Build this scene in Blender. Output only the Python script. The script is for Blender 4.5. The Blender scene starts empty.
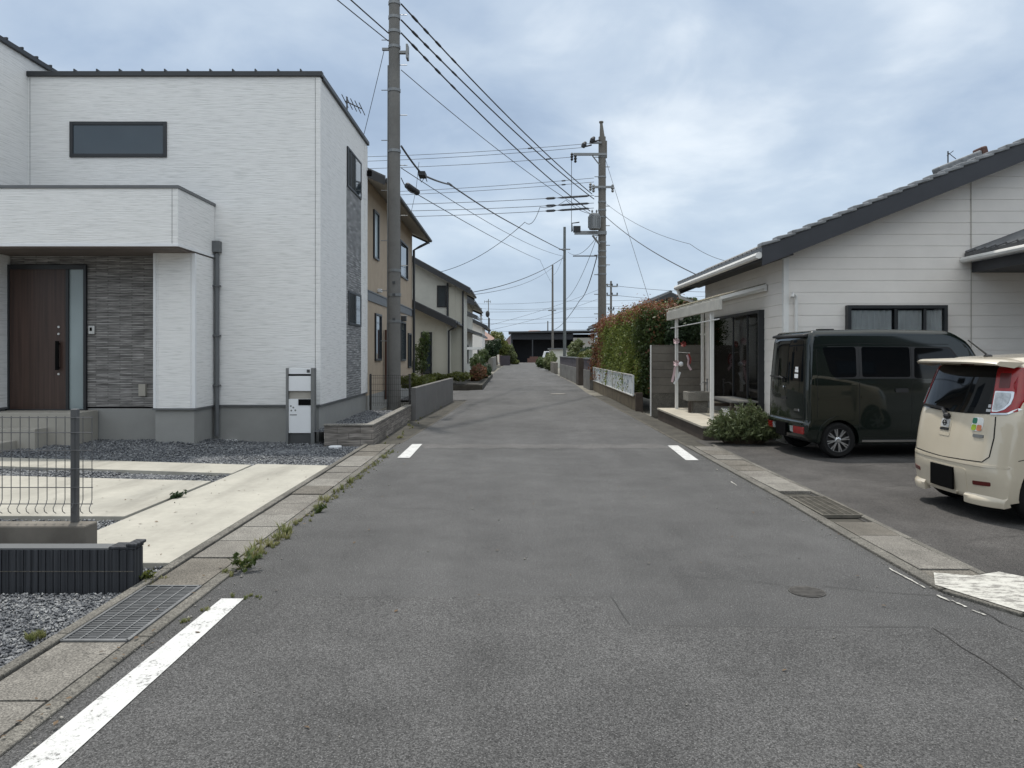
import bpy, bmesh, math, random
import numpy as np
from mathutils import Vector, Matrix
random.seed(7); RNG = np.random.default_rng(11)
PI = math.pi
S = bpy.context.scene; COL = S.collection
F, CX, YH, EYE = 740.0, 512.0, 353.0, 1.6          # focal length in pixels, axis column, horizon row, eye height

def at(px, py, Y):                                  # point seen at a pixel, at depth Y
    return Vector(((px - CX) * Y / F, Y, EYE + (YH - py) * Y / F))
def gr(px, py, z=0.0):                              # point of the plane z seen at a pixel
    Y = F * (EYE - z) / (py - YH)
    return Vector(((px - CX) * Y / F, Y, z))

ORG = {}
def tag(o, label=None, cat=None, group=None, kind=None):
    if label: o['label'] = label
    if cat: o['category'] = cat
    if group: o['group'] = group
    if kind: o['kind'] = kind
    return o
def thing(name, label, cat, loc, group=None):
    o = bpy.data.objects.new(name, None); COL.objects.link(o)
    o.location = loc; o.empty_display_size = .1; ORG[o.name] = Vector(loc)
    return tag(o, label, cat, group)
def put(name, me, mat=None, parent=None, shift=None, **kw):
    o = bpy.data.objects.new(name, me); COL.objects.link(o)
    if mat is not None:
        for m in (mat if isinstance(mat, (list, tuple)) else [mat]): me.materials.append(m)
    base = Vector((0, 0, 0))
    if parent is not None:
        o.parent = parent; base = ORG[parent.name]
    if shift is not None: o.location = Vector(shift) - base; ORG[o.name] = Vector(shift)
    else: ORG[o.name] = base
    return tag(o, **kw)
def copy_tree(o, parent=None):
    c = o.copy(); COL.objects.link(c)
    if parent is not None: c.parent = parent
    for ch in [x for x in o.children]: copy_tree(ch, c)
    return c

class MB:                                           # collects shapes for ONE mesh object
    def __init__(s): s.v = []; s.f = []; s.mi = []; s.cur = 0
    def add(s, vs, fs):
        n = len(s.v); s.v += [tuple(v) for v in vs]
        for f in fs: s.f.append(tuple(i + n for i in f)); s.mi.append(s.cur)
        return s
    def box(s, x0, x1, y0, y1, z0, z1):
        return s.add([(x, y, z) for z in (z0, z1) for y in (y0, y1) for x in (x0, x1)],
                     [(0, 2, 3, 1), (4, 5, 7, 6), (0, 1, 5, 4), (2, 6, 7, 3), (0, 4, 6, 2), (1, 3, 7, 5)])
    def bar(s, a, b, w, h, up=(0, 0, 1)):           # box beam from a to b
        a = Vector(a); b = Vector(b); d = (b - a).normalized(); u = Vector(up)
        r = d.cross(u)
        if r.length < 1e-4: r = d.cross(Vector((1, 0, 0)))
        r.normalize(); u = r.cross(d)
        vs = [p + r * i * w / 2 + u * j * h / 2 for p in (a, b) for j in (-1, 1) for i in (-1, 1)]
        return s.add(vs, [(0, 2, 3, 1), (4, 5, 7, 6), (0, 1, 5, 4), (2, 6, 7, 3), (0, 4, 6, 2), (1, 3, 7, 5)])
    def tube(s, pts, r, n=8, cap=True):
        pts = [Vector(p) for p in pts]; m = len(pts)
        rs = r if isinstance(r, (list, tuple)) else [r] * m
        vs = []; ref = None
        for i, p in enumerate(pts):
            d = (pts[min(i + 1, m - 1)] - pts[max(i - 1, 0)]).normalized()
            if ref is None:
                ref = d.cross(Vector((0, 0, 1)) if abs(d.z) < .9 else Vector((1, 0, 0))).normalized()
            ref = (ref - d * ref.dot(d)).normalized(); q = d.cross(ref)
            for k in range(n):
                t = 2 * PI * k / n; vs.append(p + (ref * math.cos(t) + q * math.sin(t)) * rs[i])
        fs = [(i * n + k, i * n + (k + 1) % n, (i + 1) * n + (k + 1) % n, (i + 1) * n + k) for i in range(m - 1) for k in range(n)]
        if cap: fs += [tuple(range(n - 1, -1, -1)), tuple(range((m - 1) * n, m * n))]
        return s.add(vs, fs)
    def prism(s, poly, d):                          # polygon (3-D points) pushed along d
        d = Vector(d); n = len(poly); p = [Vector(q) for q in poly]
        vs = p + [q + d for q in p]
        return s.add(vs, [tuple(range(n - 1, -1, -1)), tuple(range(n, 2 * n))] + [(i, (i + 1) % n, n + (i + 1) % n, n + i) for i in range(n)])
    def quad(s, *p): return s.add(p, [tuple(range(len(p)))])
    def lathe(s, prof, c, axis='z', n=20):          # prof: (radius, along)
        c = Vector(c); vs = []
        for r, h in prof:
            for k in range(n):
                t = 2 * PI * k / n; a, b = r * math.cos(t), r * math.sin(t)
                vs.append(c + (Vector((a, b, h)) if axis == 'z' else Vector((a, h, b)) if axis == 'y' else Vector((h, a, b))))
        m = len(prof)
        fs = [(i * n + k, i * n + (k + 1) % n, (i + 1) * n + (k + 1) % n, (i + 1) * n + k) for i in range(m - 1) for k in range(n)]
        fs += [tuple(range(n - 1, -1, -1)), tuple(range((m - 1) * n, m * n))]
        return s.add(vs, fs)
    def ball(s, c, r, n=10, m=6, sq=(1, 1, 1)):
        c = Vector(c)
        prof = [(max(.001, math.sin(PI * i / m)), -math.cos(PI * i / m)) for i in range(m + 1)]
        vs = [c + Vector((p * math.cos(2 * PI * k / n) * r * sq[0], p * math.sin(2 * PI * k / n) * r * sq[1], h * r * sq[2])) for p, h in prof for k in range(n)]
        return s.add(vs, [(i * n + k, i * n + (k + 1) % n, (i + 1) * n + (k + 1) % n, (i + 1) * n + k) for i in range(m) for k in range(n)])
    def build(s, name, mat, parent=None, bevel=0, smooth=False, local=False, **kw):
        base = Vector((0, 0, 0)) if (local or parent is None) else ORG[parent.name]
        shift = None
        if parent is None and not local and kw.get('cat'):       # a one-mesh thing gets its origin at its base
            a = np.array(s.v); base = Vector(((a[:, 0].min() + a[:, 0].max()) / 2, (a[:, 1].min() + a[:, 1].max()) / 2, a[:, 2].min())); shift = base
        me = bpy.data.meshes.new(name)
        me.from_pydata([(v[0] - base[0], v[1] - base[1], v[2] - base[2]) for v in s.v], [], s.f)
        me.polygons.foreach_set('material_index', s.mi)
        bm = bmesh.new(); bm.from_mesh(me)
        bmesh.ops.recalc_face_normals(bm, faces=bm.faces)
        if bevel: bmesh.ops.bevel(bm, geom=list(bm.edges), offset=bevel, segments=2, affect='EDGES', profile=.5, clamp_overlap=True)
        bm.to_mesh(me); bm.free()
        if smooth:
            me.polygons.foreach_set('use_smooth', [True] * len(me.polygons)); me.set_sharp_from_angle(angle=math.radians(40))
        o = put(name, me, mat, parent, shift, **kw)
        return o

# ------------------------------------------------------------------ materials
class NT:
    def __init__(s, name):
        s.m = bpy.data.materials.new(name); s.m.use_nodes = True; s.t = s.m.node_tree; s.t.nodes.clear()
        s.out = s.n('ShaderNodeOutputMaterial'); s.b = s.n('ShaderNodeBsdfPrincipled'); s.l(s.b.outputs[0], s.out.inputs[0])
        s.pos = s.n('ShaderNodeNewGeometry').outputs['Position']
    def n(s, t, **k):
        x = s.t.nodes.new(t)
        for a, b in k.items(): setattr(x, a, b)
        return x
    def l(s, a, b): s.t.links.new(a, b)
    def math(s, op, a, b=None, clamp=False):
        x = s.n('ShaderNodeMath', operation=op, use_clamp=clamp)
        for i, q in enumerate((a, b)):
            if q is None: continue
            if isinstance(q, (int, float)): x.inputs[i].default_value = q
            else: s.l(q, x.inputs[i])
        return x.outputs[0]
    def noise(s, scale, vec=None, detail=4, rough=.55, dist=0):
        x = s.n('ShaderNodeTexNoise'); x.inputs['Scale'].default_value = scale; x.inputs['Detail'].default_value = detail
        x.inputs['Roughness'].default_value = rough; x.inputs['Distortion'].default_value = dist
        s.l(vec if vec is not None else s.pos, x.inputs['Vector']); return x.outputs['Fac']
    def scaled(s, v, vec=None):
        x = s.n('ShaderNodeVectorMath', operation='MULTIPLY'); s.l(vec if vec is not None else s.pos, x.inputs[0]); x.inputs[1].default_value = v
        return x.outputs[0]
    def ramp(s, f, stops):
        x = s.n('ShaderNodeValToRGB'); e = x.color_ramp.elements
        while len(e) < len(stops): e.new(.5)
        for q, (p, c) in zip(e, stops): q.position = p; q.color = (*c, 1) if len(c) == 3 else c
        s.l(f, x.inputs[0]); return x.outputs[0]
    def mix(s, f, a, b, blend='MIX'):
        x = s.n('ShaderNodeMix', data_type='RGBA', blend_type=blend)
        for i, q in ((0, f), (6, a), (7, b)):
            if isinstance(q, (int, float)): x.inputs[i].default_value = q
            elif isinstance(q, tuple): x.inputs[i].default_value = (*q, 1)
            else: s.l(q, x.inputs[i])
        return x.outputs[2]
    def bump(s, h, strength=.3, dist=.01, prev=None):
        x = s.n('ShaderNodeBump'); x.inputs['Strength'].default_value = strength; x.inputs['Distance'].default_value = dist
        s.l(h, x.inputs['Height'])
        if prev is not None: s.l(prev, x.inputs['Normal'])
        s.l(x.outputs[0], s.b.inputs['Normal']); return x.outputs[0]
    def wallvec(s):                                  # (x+y, z) for walls along either axis
        x = s.n('ShaderNodeSeparateXYZ'); s.l(s.pos, x.inputs[0])
        c = s.n('ShaderNodeCombineXYZ'); s.l(s.math('ADD', x.outputs[0], x.outputs[1]), c.inputs[0]); s.l(x.outputs[2], c.inputs[1])
        return c.outputs[0]
    def set(s, col=None, rough=.6, metal=0, spec=.5, coat=0):
        if col is not None:
            if isinstance(col, tuple): s.b.inputs['Base Color'].default_value = (*col, 1)
            else: s.l(col, s.b.inputs['Base Color'])
        s.b.inputs['Roughness'].default_value = rough; s.b.inputs['Metallic'].default_value = metal
        s.b.inputs['Specular IOR Level'].default_value = spec; s.b.inputs['Coat Weight'].default_value = coat
        s.b.inputs['Coat Roughness'].default_value = .04
        return s
def sc(c, k): return tuple(min(1, x * k) for x in c)
def pm(name, col, rough=.6, metal=0, var=.12, vs=3., bump=0, bs=60, spec=.5, coat=0, dirt=0):
    t = NT(name)
    c = t.ramp(t.noise(vs, detail=5, rough=.6), [(.3, sc(col, 1 - var)), (.7, sc(col, 1 + var))])
    if dirt:
        c = t.mix(t.math('MULTIPLY', t.ramp(t.noise(vs * 2.7, detail=6, rough=.7), [(.45, (0, 0, 0)), (.75, (1, 1, 1))]), dirt), c, sc(col, .45))
    t.set(c, rough, metal, spec, coat)
    if bump: t.bump(t.noise(bs, detail=3), bump, .01)
    return t.m
M = {}
def asphalt(name, base, warm=0, speck=.5, amp=1.0):
    t = NT(name)
    big = t.noise(.35, detail=5, rough=.6); mid = t.noise(2.2, detail=6, rough=.65); fine = t.noise(125, detail=4, rough=.8)
    streak = t.noise(1, t.scaled((1.6, .12, 1)), detail=4)
    g = lambda k: (base * k * (1 + warm), base * k, base * k * (1 - warm * .7))
    c = t.ramp(t.math('ADD', t.math('MULTIPLY', big, .45), t.math('ADD', t.math('MULTIPLY', mid, .3), t.math('MULTIPLY', streak, .25))), [(.38, g(1 - .24 * amp)), (.51, g(1)), (.63, g(1 + .24 * amp))])
    c = t.mix(1.0, c, t.ramp(fine, [(.38, (.12, .12, .12)), (.5, (.46, .46, .46)), (.62, (.92, .92, .92))]), 'OVERLAY')
    grit = t.noise(58, detail=5, rough=.8); c = t.mix(.7, c, t.ramp(grit, [(.34, (.34, .34, .34)), (.5, (.5, .5, .5)), (.66, (.68, .68, .68))]), 'OVERLAY')
    v = t.n('ShaderNodeTexVoronoi'); v.inputs['Scale'].default_value = 95; t.l(t.pos, v.inputs['Vector'])
    cell = t.n('ShaderNodeTexWhiteNoise'); t.l(v.outputs['Color'], cell.inputs['Vector'])
    m = t.math('MULTIPLY', t.math('LESS_THAN', v.outputs['Distance'], .28), t.math('GREATER_THAN', cell.outputs['Value'], .72))
    c = t.mix(t.math('MULTIPLY', m, speck), c, g(2.6))
    t.set(c, .88, 0, .35); t.bump(fine, .8, .008)
    return t.m
M['road'] = asphalt('asphalt_road', .082, .008, .8, 1.2)
M['road_b'] = asphalt('asphalt_old_patch', .081, .012, .85, 1.3)
M['road_c'] = asphalt('asphalt_joint', .105, .03, .4)
M['lot'] = asphalt('asphalt_parking', .058, .06, .5, 2.2)
M['crack'] = pm('asphalt_crack_tar', (.022, .021, .019), .9, var=.3)
M['ground'] = pm('dry_soil', (.16, .15, .125), .95, var=.3, vs=1.2, bump=.4, bs=30)
M['soil'] = pm('mossy_soil', (.052, .048, .039), .95, var=.4, vs=3, bump=.5, bs=40)
def paint():
    t = NT('road_paint_white')
    n = t.noise(7, detail=8, rough=.75); f = t.noise(70, detail=4, rough=.7)
    w = t.math('ADD', t.math('MULTIPLY', n, .5), t.math('MULTIPLY', f, .5))
    c = t.ramp(w, [(.40, (.13, .13, .125)), (.445, (.44, .44, .43)), (.50, (.53, .53, .52)), (.7, (.58, .58, .57))])
    t.set(c, .7); t.bump(f, .3, .003); return t.m
M['paint'] = paint()
M['paint_worn'] = None
def worn():
    t = NT('road_paint_worn'); n = t.noise(9, t.scaled((1, 2.2, 1)), detail=9, rough=.8)
    t.set(t.ramp(n, [(.44, (.20, .19, .175)), (.53, (.47, .46, .42)), (.8, (.58, .57, .54))]), .85); t.bump(n, .6, .01); return t.m
M['paint_worn'] = worn()
def conc(name, col, var=.12, stain=.5, vs=1.5, grain=0):
    t = NT(name)
    a = t.noise(vs, detail=6, rough=.6); b = t.noise(14, detail=6, rough=.7); d = t.noise(.9, t.scaled((3, .5, 3)), detail=5)
    c = t.ramp(a, [(.3, sc(col, 1 - var)), (.7, sc(col, 1 + var))])
    c = t.mix(t.math('MULTIPLY', t.ramp(d, [(.48, (0, 0, 0)), (.72, (1, 1, 1))]), stain), c, sc(col, .68))
    c = t.mix(.35, c, t.ramp(b, [(.3, (.4, .4, .4)), (.7, (.6, .6, .6))]), 'OVERLAY')
    if grain:
        q = t.noise(95, detail=4, rough=.8); c = t.mix(grain, c, t.ramp(q, [(.36, (.14, .14, .14)), (.5, (.48, .48, .48)), (.64, (.88, .88, .88))]), 'OVERLAY'); b = q
    t.set(c, .85, 0, .3); t.bump(b, .4 if grain else .25, .006); return t.m
M['pad'] = conc('driveway_concrete', (.365, .35, .305), .12, .75)
M['gut_a'] = conc('gutter_concrete', (.165, .155, .138), .2, .7, 4, .9)
M['gut_b'] = conc('gutter_concrete_dark', (.128, .117, .10), .22, .7, 4, .9)
M['gut_c'] = conc('gutter_concrete_pale', (.20, .19, .17), .18, .6, 4, .9)
M['kerb'] = conc('kerb_concrete', (.13, .123, .108), .3, .8, 3, 1.0)
M['blockwall'] = conc('old_block_concrete', (.16, .145, .125), .25, .8, 1.2)
M['base'] = pm('foundation_render', (.27, .27, .258), .85, var=.06, bump=.2, bs=120)
M['step'] = pm('porch_tile', (.34, .32, .28), .7, var=.08)
def siding_fine():
    t = NT('white_fine_siding'); v = t.wallvec()
    a = t.noise(1, t.scaled((2.4, 40, 1), v), detail=2, rough=.5); b = t.noise(1, t.scaled((5, 80, 1), v), detail=1); g = t.noise(150, detail=2)
    h = t.math('ADD', t.math('MULTIPLY', a, .6), t.math('MULTIPLY', b, .4))
    c = t.ramp(h, [(.36, (.62, .62, .605)), (.47, (.735, .73, .715)), (.62, (.785, .78, .765))])
    t.set(c, .7, 0, .35); p = t.bump(h, .7, .012); t.bump(g, .25, .004, p); return t.m
M['siding'] = siding_fine()
def ledge(name, c0, c1, bw, bh):
    t = NT(name); v = t.wallvec()
    k = t.n('ShaderNodeTexBrick'); t.l(v, k.inputs['Vector'])
    k.inputs['Scale'].default_value = 1; k.inputs['Brick Width'].default_value = bw; k.inputs['Row Height'].default_value = bh
    k.inputs['Mortar Size'].default_value = .005; k.inputs['Mortar Smooth'].default_value = .3; k.inputs['Bias'].default_value = 0
    k.inputs['Color1'].default_value = (*c0, 1); k.inputs['Color2'].default_value = (*c1, 1); k.inputs['Mortar'].default_value = (*sc(c0, .5), 1)
    n = t.noise(1, t.scaled((3, 55, 1), v), detail=3)
    c = t.mix(.7, k.outputs['Color'], t.ramp(n, [(.36, (.16, .16, .16)), (.52, (.5, .5, .5)), (.66, (.86, .86, .86))]), 'OVERLAY')
    t.set(c, .8, 0, .3); p = t.bump(k.outputs['Fac'], -.8, .02); t.bump(n, .6, .015, p); return t.m
M['stone'] = ledge('grey_ledge_stone', (.17, .163, .157), (.30, .29, .28), .42, .030)
M['stone_b'] = ledge('grey_rib_siding', (.20, .205, .21), (.33, .33, .33), .25, .05)
M['stoneblock'] = ledge('split_face_block', (.15, .135, .12), (.27, .245, .22), .4, .105)
def ribbed():
    t = NT('ribbed_charcoal_block'); v = t.wallvec()
    x = t.n('ShaderNodeSeparateXYZ'); t.l(v, x.inputs[0])
    w = t.noise(1, t.scaled((40, .6, 1), v), detail=2)
    c = t.ramp(w, [(.35, (.018, .020, .024)), (.62, (.050, .053, .060))]); t.set(c, .75, 0, .4); t.bump(w, .6, .02); return t.m
M['rib'] = ribbed()
M['roofmetal'] = pm('dark_roof_metal', (.035, .037, .04), .45, .2, var=.1)
M['copinggrey'] = pm('grey_coping', (.12, .125, .13), .5, .1, var=.08)
M['blackframe'] = pm('black_window_frame', (.018, .02, .023), .4, .1, var=.08)
M['greymetal'] = pm('grey_metal', (.2, .205, .205), .42, .5, var=.1)
M['silver'] = pm('silver_metal', (.5, .5, .49), .35, .7, var=.06)
M['darkgrey'] = pm('dark_grey_plastic', (.06, .062, .064), .5, var=.1)
M['black'] = pm('plain_black', (.004, .004, .004), .9, var=.05, spec=.1)
M['whitepaint'] = pm('white_painted_metal', (.72, .71, .68), .5, var=.05, dirt=.12)
M['whiteplain'] = pm('white_panel', (.72, .73, .74), .45, var=.03)
def glassy(name, col, rough=.04, spec=.8):
    t = NT(name); n = t.noise(.9, detail=2)
    t.set(t.ramp(n, [(.3, sc(col, .8)), (.7, sc(col, 1.2))]), rough, 0, spec); return t.m
M['pane'] = glassy('dark_window_glass', (.028, .040, .048))
M['pane_pale'] = glassy('frosted_glass', (.22, .27, .28), .25)
M['cartint'] = glassy('tinted_car_glass', (.004, .005, .006), .03, .32)
def clearglass():
    t = NT('clear_window_glass'); t.t.nodes.remove(t.b)
    tr = t.n('ShaderNodeBsdfTransparent'); tr.inputs[0].default_value = (.88, .90, .90, 1); gl = t.n('ShaderNodeBsdfGlossy'); gl.inputs['Roughness'].default_value = .03
    fr = t.n('ShaderNodeFresnel'); fr.inputs[0].default_value = 1.22; mx = t.n('ShaderNodeMixShader')
    t.l(fr.outputs[0], mx.inputs[0]); t.l(tr.outputs[0], mx.inputs[1]); t.l(gl.outputs[0], mx.inputs[2]); t.l(mx.outputs[0], t.out.inputs[0]); return t.m
M['clear'] = clearglass()
def wood():
    t = NT('dark_brown_wood_grain'); n = t.noise(1, t.scaled((28, 28, .7)), detail=5)
    t.set(t.ramp(n, [(.3, (.030, .016, .012)), (.7, (.066, .037, .028))]), .45); t.bump(n, .15, .004); return t.m
M['door'] = wood()
M['stucco'] = pm('tan_stucco', (.41, .33, .245), .9, var=.07, bump=.3, bs=60)
M['cream'] = pm('cream_siding', (.54, .53, .47), .8, var=.06)
def vboard():
    t = NT('cream_board_siding'); v = t.wallvec(); x = t.n('ShaderNodeSeparateXYZ'); t.l(v, x.inputs[0])
    f = t.math('FRACT', t.math('MULTIPLY', x.outputs[0], 2.2))
    h = t.math('GREATER_THAN', f, .05); n = t.noise(.7, detail=4)
    t.set(t.ramp(n, [(.3, (.45, .43, .36)), (.7, (.54, .52, .44))]), .8); t.bump(h, .8, .02); return t.m
M['vboard'] = vboard()
M['lap'] = pm('white_lap_siding', (.77, .73, .68), .7, var=.04, vs=1.5, bump=.12, bs=90, dirt=.05)
M['navy'] = pm('dark_navy_bargeboard', (.028, .030, .036), .55, var=.15)
M['tile'] = pm('dark_glazed_tile', (.065, .068, .072), .32, var=.3, vs=6)
M['tileedge'] = pm('grey_glazed_tile', (.20, .205, .21), .35, var=.35, vs=8)
M['orangetile'] = pm('terracotta_tile', (.21, .125, .10), .7, var=.2, vs=6)
M['soffit'] = pm('pale_soffit', (.36, .34, .30), .8, var=.05)
M['brownpipe'] = pm('brown_downpipe', (.10, .045, .032), .5, var=.1)
M['polecon'] = conc('pole_concrete', (.165, .16, .15), .12, .35, 1.2)
M['poledark'] = conc('pole_concrete_dark', (.15, .14, .125), .12, .3, 1.2)
M['polegreen'] = pm('grey_green_steel_pole', (.12, .13, .125), .6, .2, var=.12)
M['cable'] = pm('black_cable', (.02, .021, .024), .6, var=.1)
M['cablegrey'] = pm('grey_cable', (.055, .06, .068), .6, var=.1)
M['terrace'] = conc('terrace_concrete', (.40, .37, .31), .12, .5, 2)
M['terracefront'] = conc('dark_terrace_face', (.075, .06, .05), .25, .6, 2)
M['curtain'] = pm('pale_curtain', (.50, .50, .51), .9, var=.08)
M['curtain_roomdark'] = pm('navy_curtain_room_dark', (.030, .034, .055), .9, var=.15)
M['poly'] = pm('weathered_polycarbonate', (.5, .48, .43), .4, var=.12, dirt=.3)
def leafmat(name, a, b, tr=.35):
    t = NT(name); g = t.n('ShaderNodeObjectInfo')
    n1 = t.noise(1.1, detail=3); n2 = t.noise(13, detail=2)
    c = t.ramp(t.math('ADD', t.math('MULTIPLY', n1, .5), t.math('MULTIPLY', n2, .5)), [(.34, a), (.66, b)])
    t.set(c, .5, 0, .4); tl = t.n('ShaderNodeBsdfTranslucent'); t.l(c, tl.inputs[0])
    mx = t.n('ShaderNodeMixShader'); mx.inputs[0].default_value = tr; t.l(t.b.outputs[0], mx.inputs[1]); t.l(tl.outputs[0], mx.inputs[2]); t.l(mx.outputs[0], t.out.inputs[0])
    return t.m
M['lf_green'] = leafmat('green_leaf', (.03, .055, .016), (.085, .115, .03))
M['lf_dark'] = leafmat('dark_green_leaf', (.014, .032, .014), (.04, .07, .026))
M['lf_red'] = leafmat('red_new_leaf', (.15, .035, .022), (.24, .075, .035))
M['lf_pale'] = leafmat('pale_green_leaf', (.08, .11, .04), (.17, .19, .08))
M['lf_yel'] = leafmat('yellow_green_leaf', (.075, .10, .022), (.16, .17, .04))
M['grass'] = leafmat('grass_blade', (.10, .13, .04), (.28, .26, .12))
M['bark'] = pm('brown_bark', (.09, .065, .045), .9, var=.3, vs=12, bump=.6, bs=40)
M['gravel'] = None
def gravel():
    t = NT('grey_crushed_stone'); v = t.n('ShaderNodeTexVoronoi'); v.inputs['Scale'].default_value = 34; t.l(t.pos, v.inputs['Vector'])
    w = t.n('ShaderNodeTexWhiteNoise'); t.l(v.outputs['Color'], w.inputs['Vector'])
    c = t.ramp(w.outputs['Value'], [(0, (.065, .07, .08)), (.6, (.145, .152, .165)), (1, (.29, .295, .30))])
    c = t.mix(.5, c, t.ramp(t.noise(1.4, detail=4), [(.3, (.4, .4, .4)), (.7, (.62, .62, .6))]), 'OVERLAY')
    t.set(c, .85); t.bump(v.outputs['Distance'], .9, .02); return t.m
M['gravel'] = gravel()
SKX, SKY = 11.9, 1.9
# ------------------------------------------------------------------ ground sheets
def sheet(name, poly, z, mat, kind='structure', parent=None, sub=0):
    bm = bmesh.new(); f = bm.faces.new([bm.verts.new((p[0], p[1], z)) for p in poly])
    if f.normal.z < 0: f.normal_flip()
    bm.normal_update()
    if bm.faces[:][0].normal.z < 0: bmesh.ops.reverse_faces(bm, faces=bm.faces)
    me = bpy.data.meshes.new(name); bm.to_mesh(me); bm.free()
    return put(name, me, mat, parent, kind=kind)
sheet('ground', [(-1500, -200), (1500, -200), (1500, 2500), (-1500, 2500)], -.06, M['ground'])
ROADL = [(-2.08, -6), (-2.08, 12.5), (-1.97, 13.1), (-1.78, 17.0), (-1.52, 24.9)]
ROADR = [(3.0, 30), (3.02, 24), (2.97, 12.6), (2.94, 9.3), (2.94, 8.0), (2.89, 6.3), (2.87, 4.95), (3.09, 4.5), (3.5, 3.95), (4.3, 3.4), (9, 2.6), (22, 2.2), (22, -6)]
road = sheet('road', ROADL + [(-1.85, 31.6), (-1.25, 32.2), (-1.45, 59), (-1.1, 91), (-1.2, 116), (5.2, 116), (3.6, 85), (3.3, 60), (3.25, 38)] + ROADR, 0, M['road'])
sheet('side_street', [(-40, 25.3), (-1.5, 25.0), (-1.8, 31.6), (-40, 31.9)], -.004, M['road_b'])
sheet('cross_street', [(-60, 112), (80, 112), (80, 124), (-60, 124)], -.006, M['road_c'])
sheet('old_asphalt_patch', [(-1.72, 4.83), (-1.2, 4.86), (.55, 4.83), (.62, 4.34), (1.9, 4.28), (2.95, 4.3), (2.9, 3.5), (3.2, -4), (-2.05, -4), (-2.05, 3.2), (-1.95, 4.4)], .003, M['road_b'])
jt = [(-1.6 + .2 * i, 12.95 + .09 * math.sin(i * 1.7)) for i in range(22)] + [(2.75 - .2 * i, 12.4 + .08 * math.sin(i * 2.3)) for i in range(22)]
sheet('asphalt_joint_band', jt, .003, M['road_c'])
sheet('asphalt_far_patch', [(-1.2, 34), (-.2, 36.2), (1, 38.5), (2.2, 37.8), (2.9, 35.4), (2.2, 34.8), (.6, 35.2)], .003, M['road_b'])
sheet('asphalt_far_patch', [(-1.25, 58), (-.6, 66), (1.2, 63), (2.9, 67), (3.0, 62), (1, 59)], .003, M['road_b'])
# cracks and seams
def crack(name, pts, w=.012, z=.006, wob=.035, step=.12, mat='crack'):
    if mat == 'crack': w *= .6
    P = []
    for a, b in zip(pts[:-1], pts[1:]):
        a = Vector(a); b = Vector(b); n = max(2, int((b - a).length / step))
        P += [a.lerp(b, i / n) for i in range(n)]
    P.append(Vector(pts[-1])); off = 0; m = MB(); vs = []
    for i, p in enumerate(P):
        d = (P[min(i + 1, len(P) - 1)] - P[max(i - 1, 0)]).normalized(); q = Vector((-d.y, d.x))
        off += random.uniform(-1, 1) * wob * .5; off *= .88
        ww = w * random.uniform(.35, 1.2)
        c = p + q * off; vs += [(c.x - q.x * ww / 2, c.y - q.y * ww / 2, z), (c.x + q.x * ww / 2, c.y + q.y * ww / 2, z)]
    m.add(vs, [(2 * i, 2 * i + 1, 2 * i + 3, 2 * i + 2) for i in range(len(P) - 1)])
    return m.build(name, M[mat], kind='structure')
def g2(x, y): p = gr(x, y); return (p.x, p.y)
crack('asphalt_crack', [g2(300, 598), g2(420, 597), g2(500, 596), g2(612, 597)], .006)
crack('asphalt_crack', [g2(612, 597), g2(630, 625), g2(720, 628), g2(930, 628)], .007, wob=.02)
crack('asphalt_crack', [g2(400, 473), g2(540, 472), g2(640, 477), g2(740, 482)], .012, wob=.08)
crack('asphalt_crack', [g2(640, 575), g2(700, 577), g2(760, 582), g2(795, 588)], .008, wob=.05)
crack('asphalt_crack', [g2(822, 586), g2(880, 592), g2(975, 600)], .008, wob=.05)
crack('asphalt_crack', [g2(380, 507), g2(430, 509), g2(470, 515)], .010, wob=.06)
crack('asphalt_crack', [g2(930, 628), g2(980, 660), g2(1022, 690)], .012, wob=.03)
crack('asphalt_crack', [g2(980, 610), g2(1000, 623), g2(1040, 640)], .014, wob=.03)
crack('asphalt_crack', [g2(430, 440), g2(520, 449), g2(660, 452)], .012, wob=.08)
M_ = 0
# painted lines
def stripe(name, pts, label_mat='paint'): return sheet(name, pts, .008, M[label_mat])
sheet('road_marking', [(-1.885, 4.80), (-1.74, 4.80), (-1.745, 2.4), (-1.93, 2.4)], .008, M['paint'])
sheet('road_marking', [(-1.745, 11.25), (-1.555, 11.25), (-1.57, 12.95), (-1.745, 12.95)], .008, M['paint'])
sheet('road_marking', [(2.585, 11.0), (2.775, 11.0), (2.86, 12.75), (2.68, 12.75)], .008, M['paint'])
for a, b in (((890, 569), (926, 589)), ((937, 596), (950, 602)), ((952, 601), (967, 608)), ((972, 611), (986, 616)), ((731, 482), (738, 486))):
    crack('worn_line_marking', [g2(*a), g2(*b)], .018, .008, .012, .03, 'paint_worn')
# side strips
sheet('gutter_bed', [(-2.50, 3.0), (-2.08, 3.0), (-2.08, 12.5), (-1.97, 13.1), (-1.78, 17.0), (-1.52, 24.9), (-2.08, 24.9), (-2.42, 17.7), (-2.5, 12.9)], -.012, M['soil'])
M['kerbdark'] = conc('mossy_kerb', (.085, .078, .065), .3, .7, 3)
def kerb(name, pts, w, z0, z1, mat):
    m = MB()
    for (a, b) in zip(pts[:-1], pts[1:]):
        a = Vector((*a, 0)); b = Vector((*b, 0)); n = max(1, int((b - a).length / 1.2)); d = (b - a) / n
        for i in range(n):
            p = a + d * i; q = p + d * .992; m.bar((p.x, p.y, (z0 + z1) / 2), (q.x, q.y, (z0 + z1) / 2), w, z1 - z0)
    return m.build(name, M[mat], bevel=.008, kind='structure')
kerb('kerb', [(-2.515, 2.9), (-2.515, 12.85)], .07, -.1, .035, 'kerb')
kerb('kerb', [(-2.065, 2.9), (-2.065, 12.9)], .09, -.1, .016, 'kerb')
kerb('kerb', [(-1.98, 13.1), (-1.78, 17.0), (-1.52, 24.8)], .05, -.1, .006, 'kerbdark')
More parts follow.
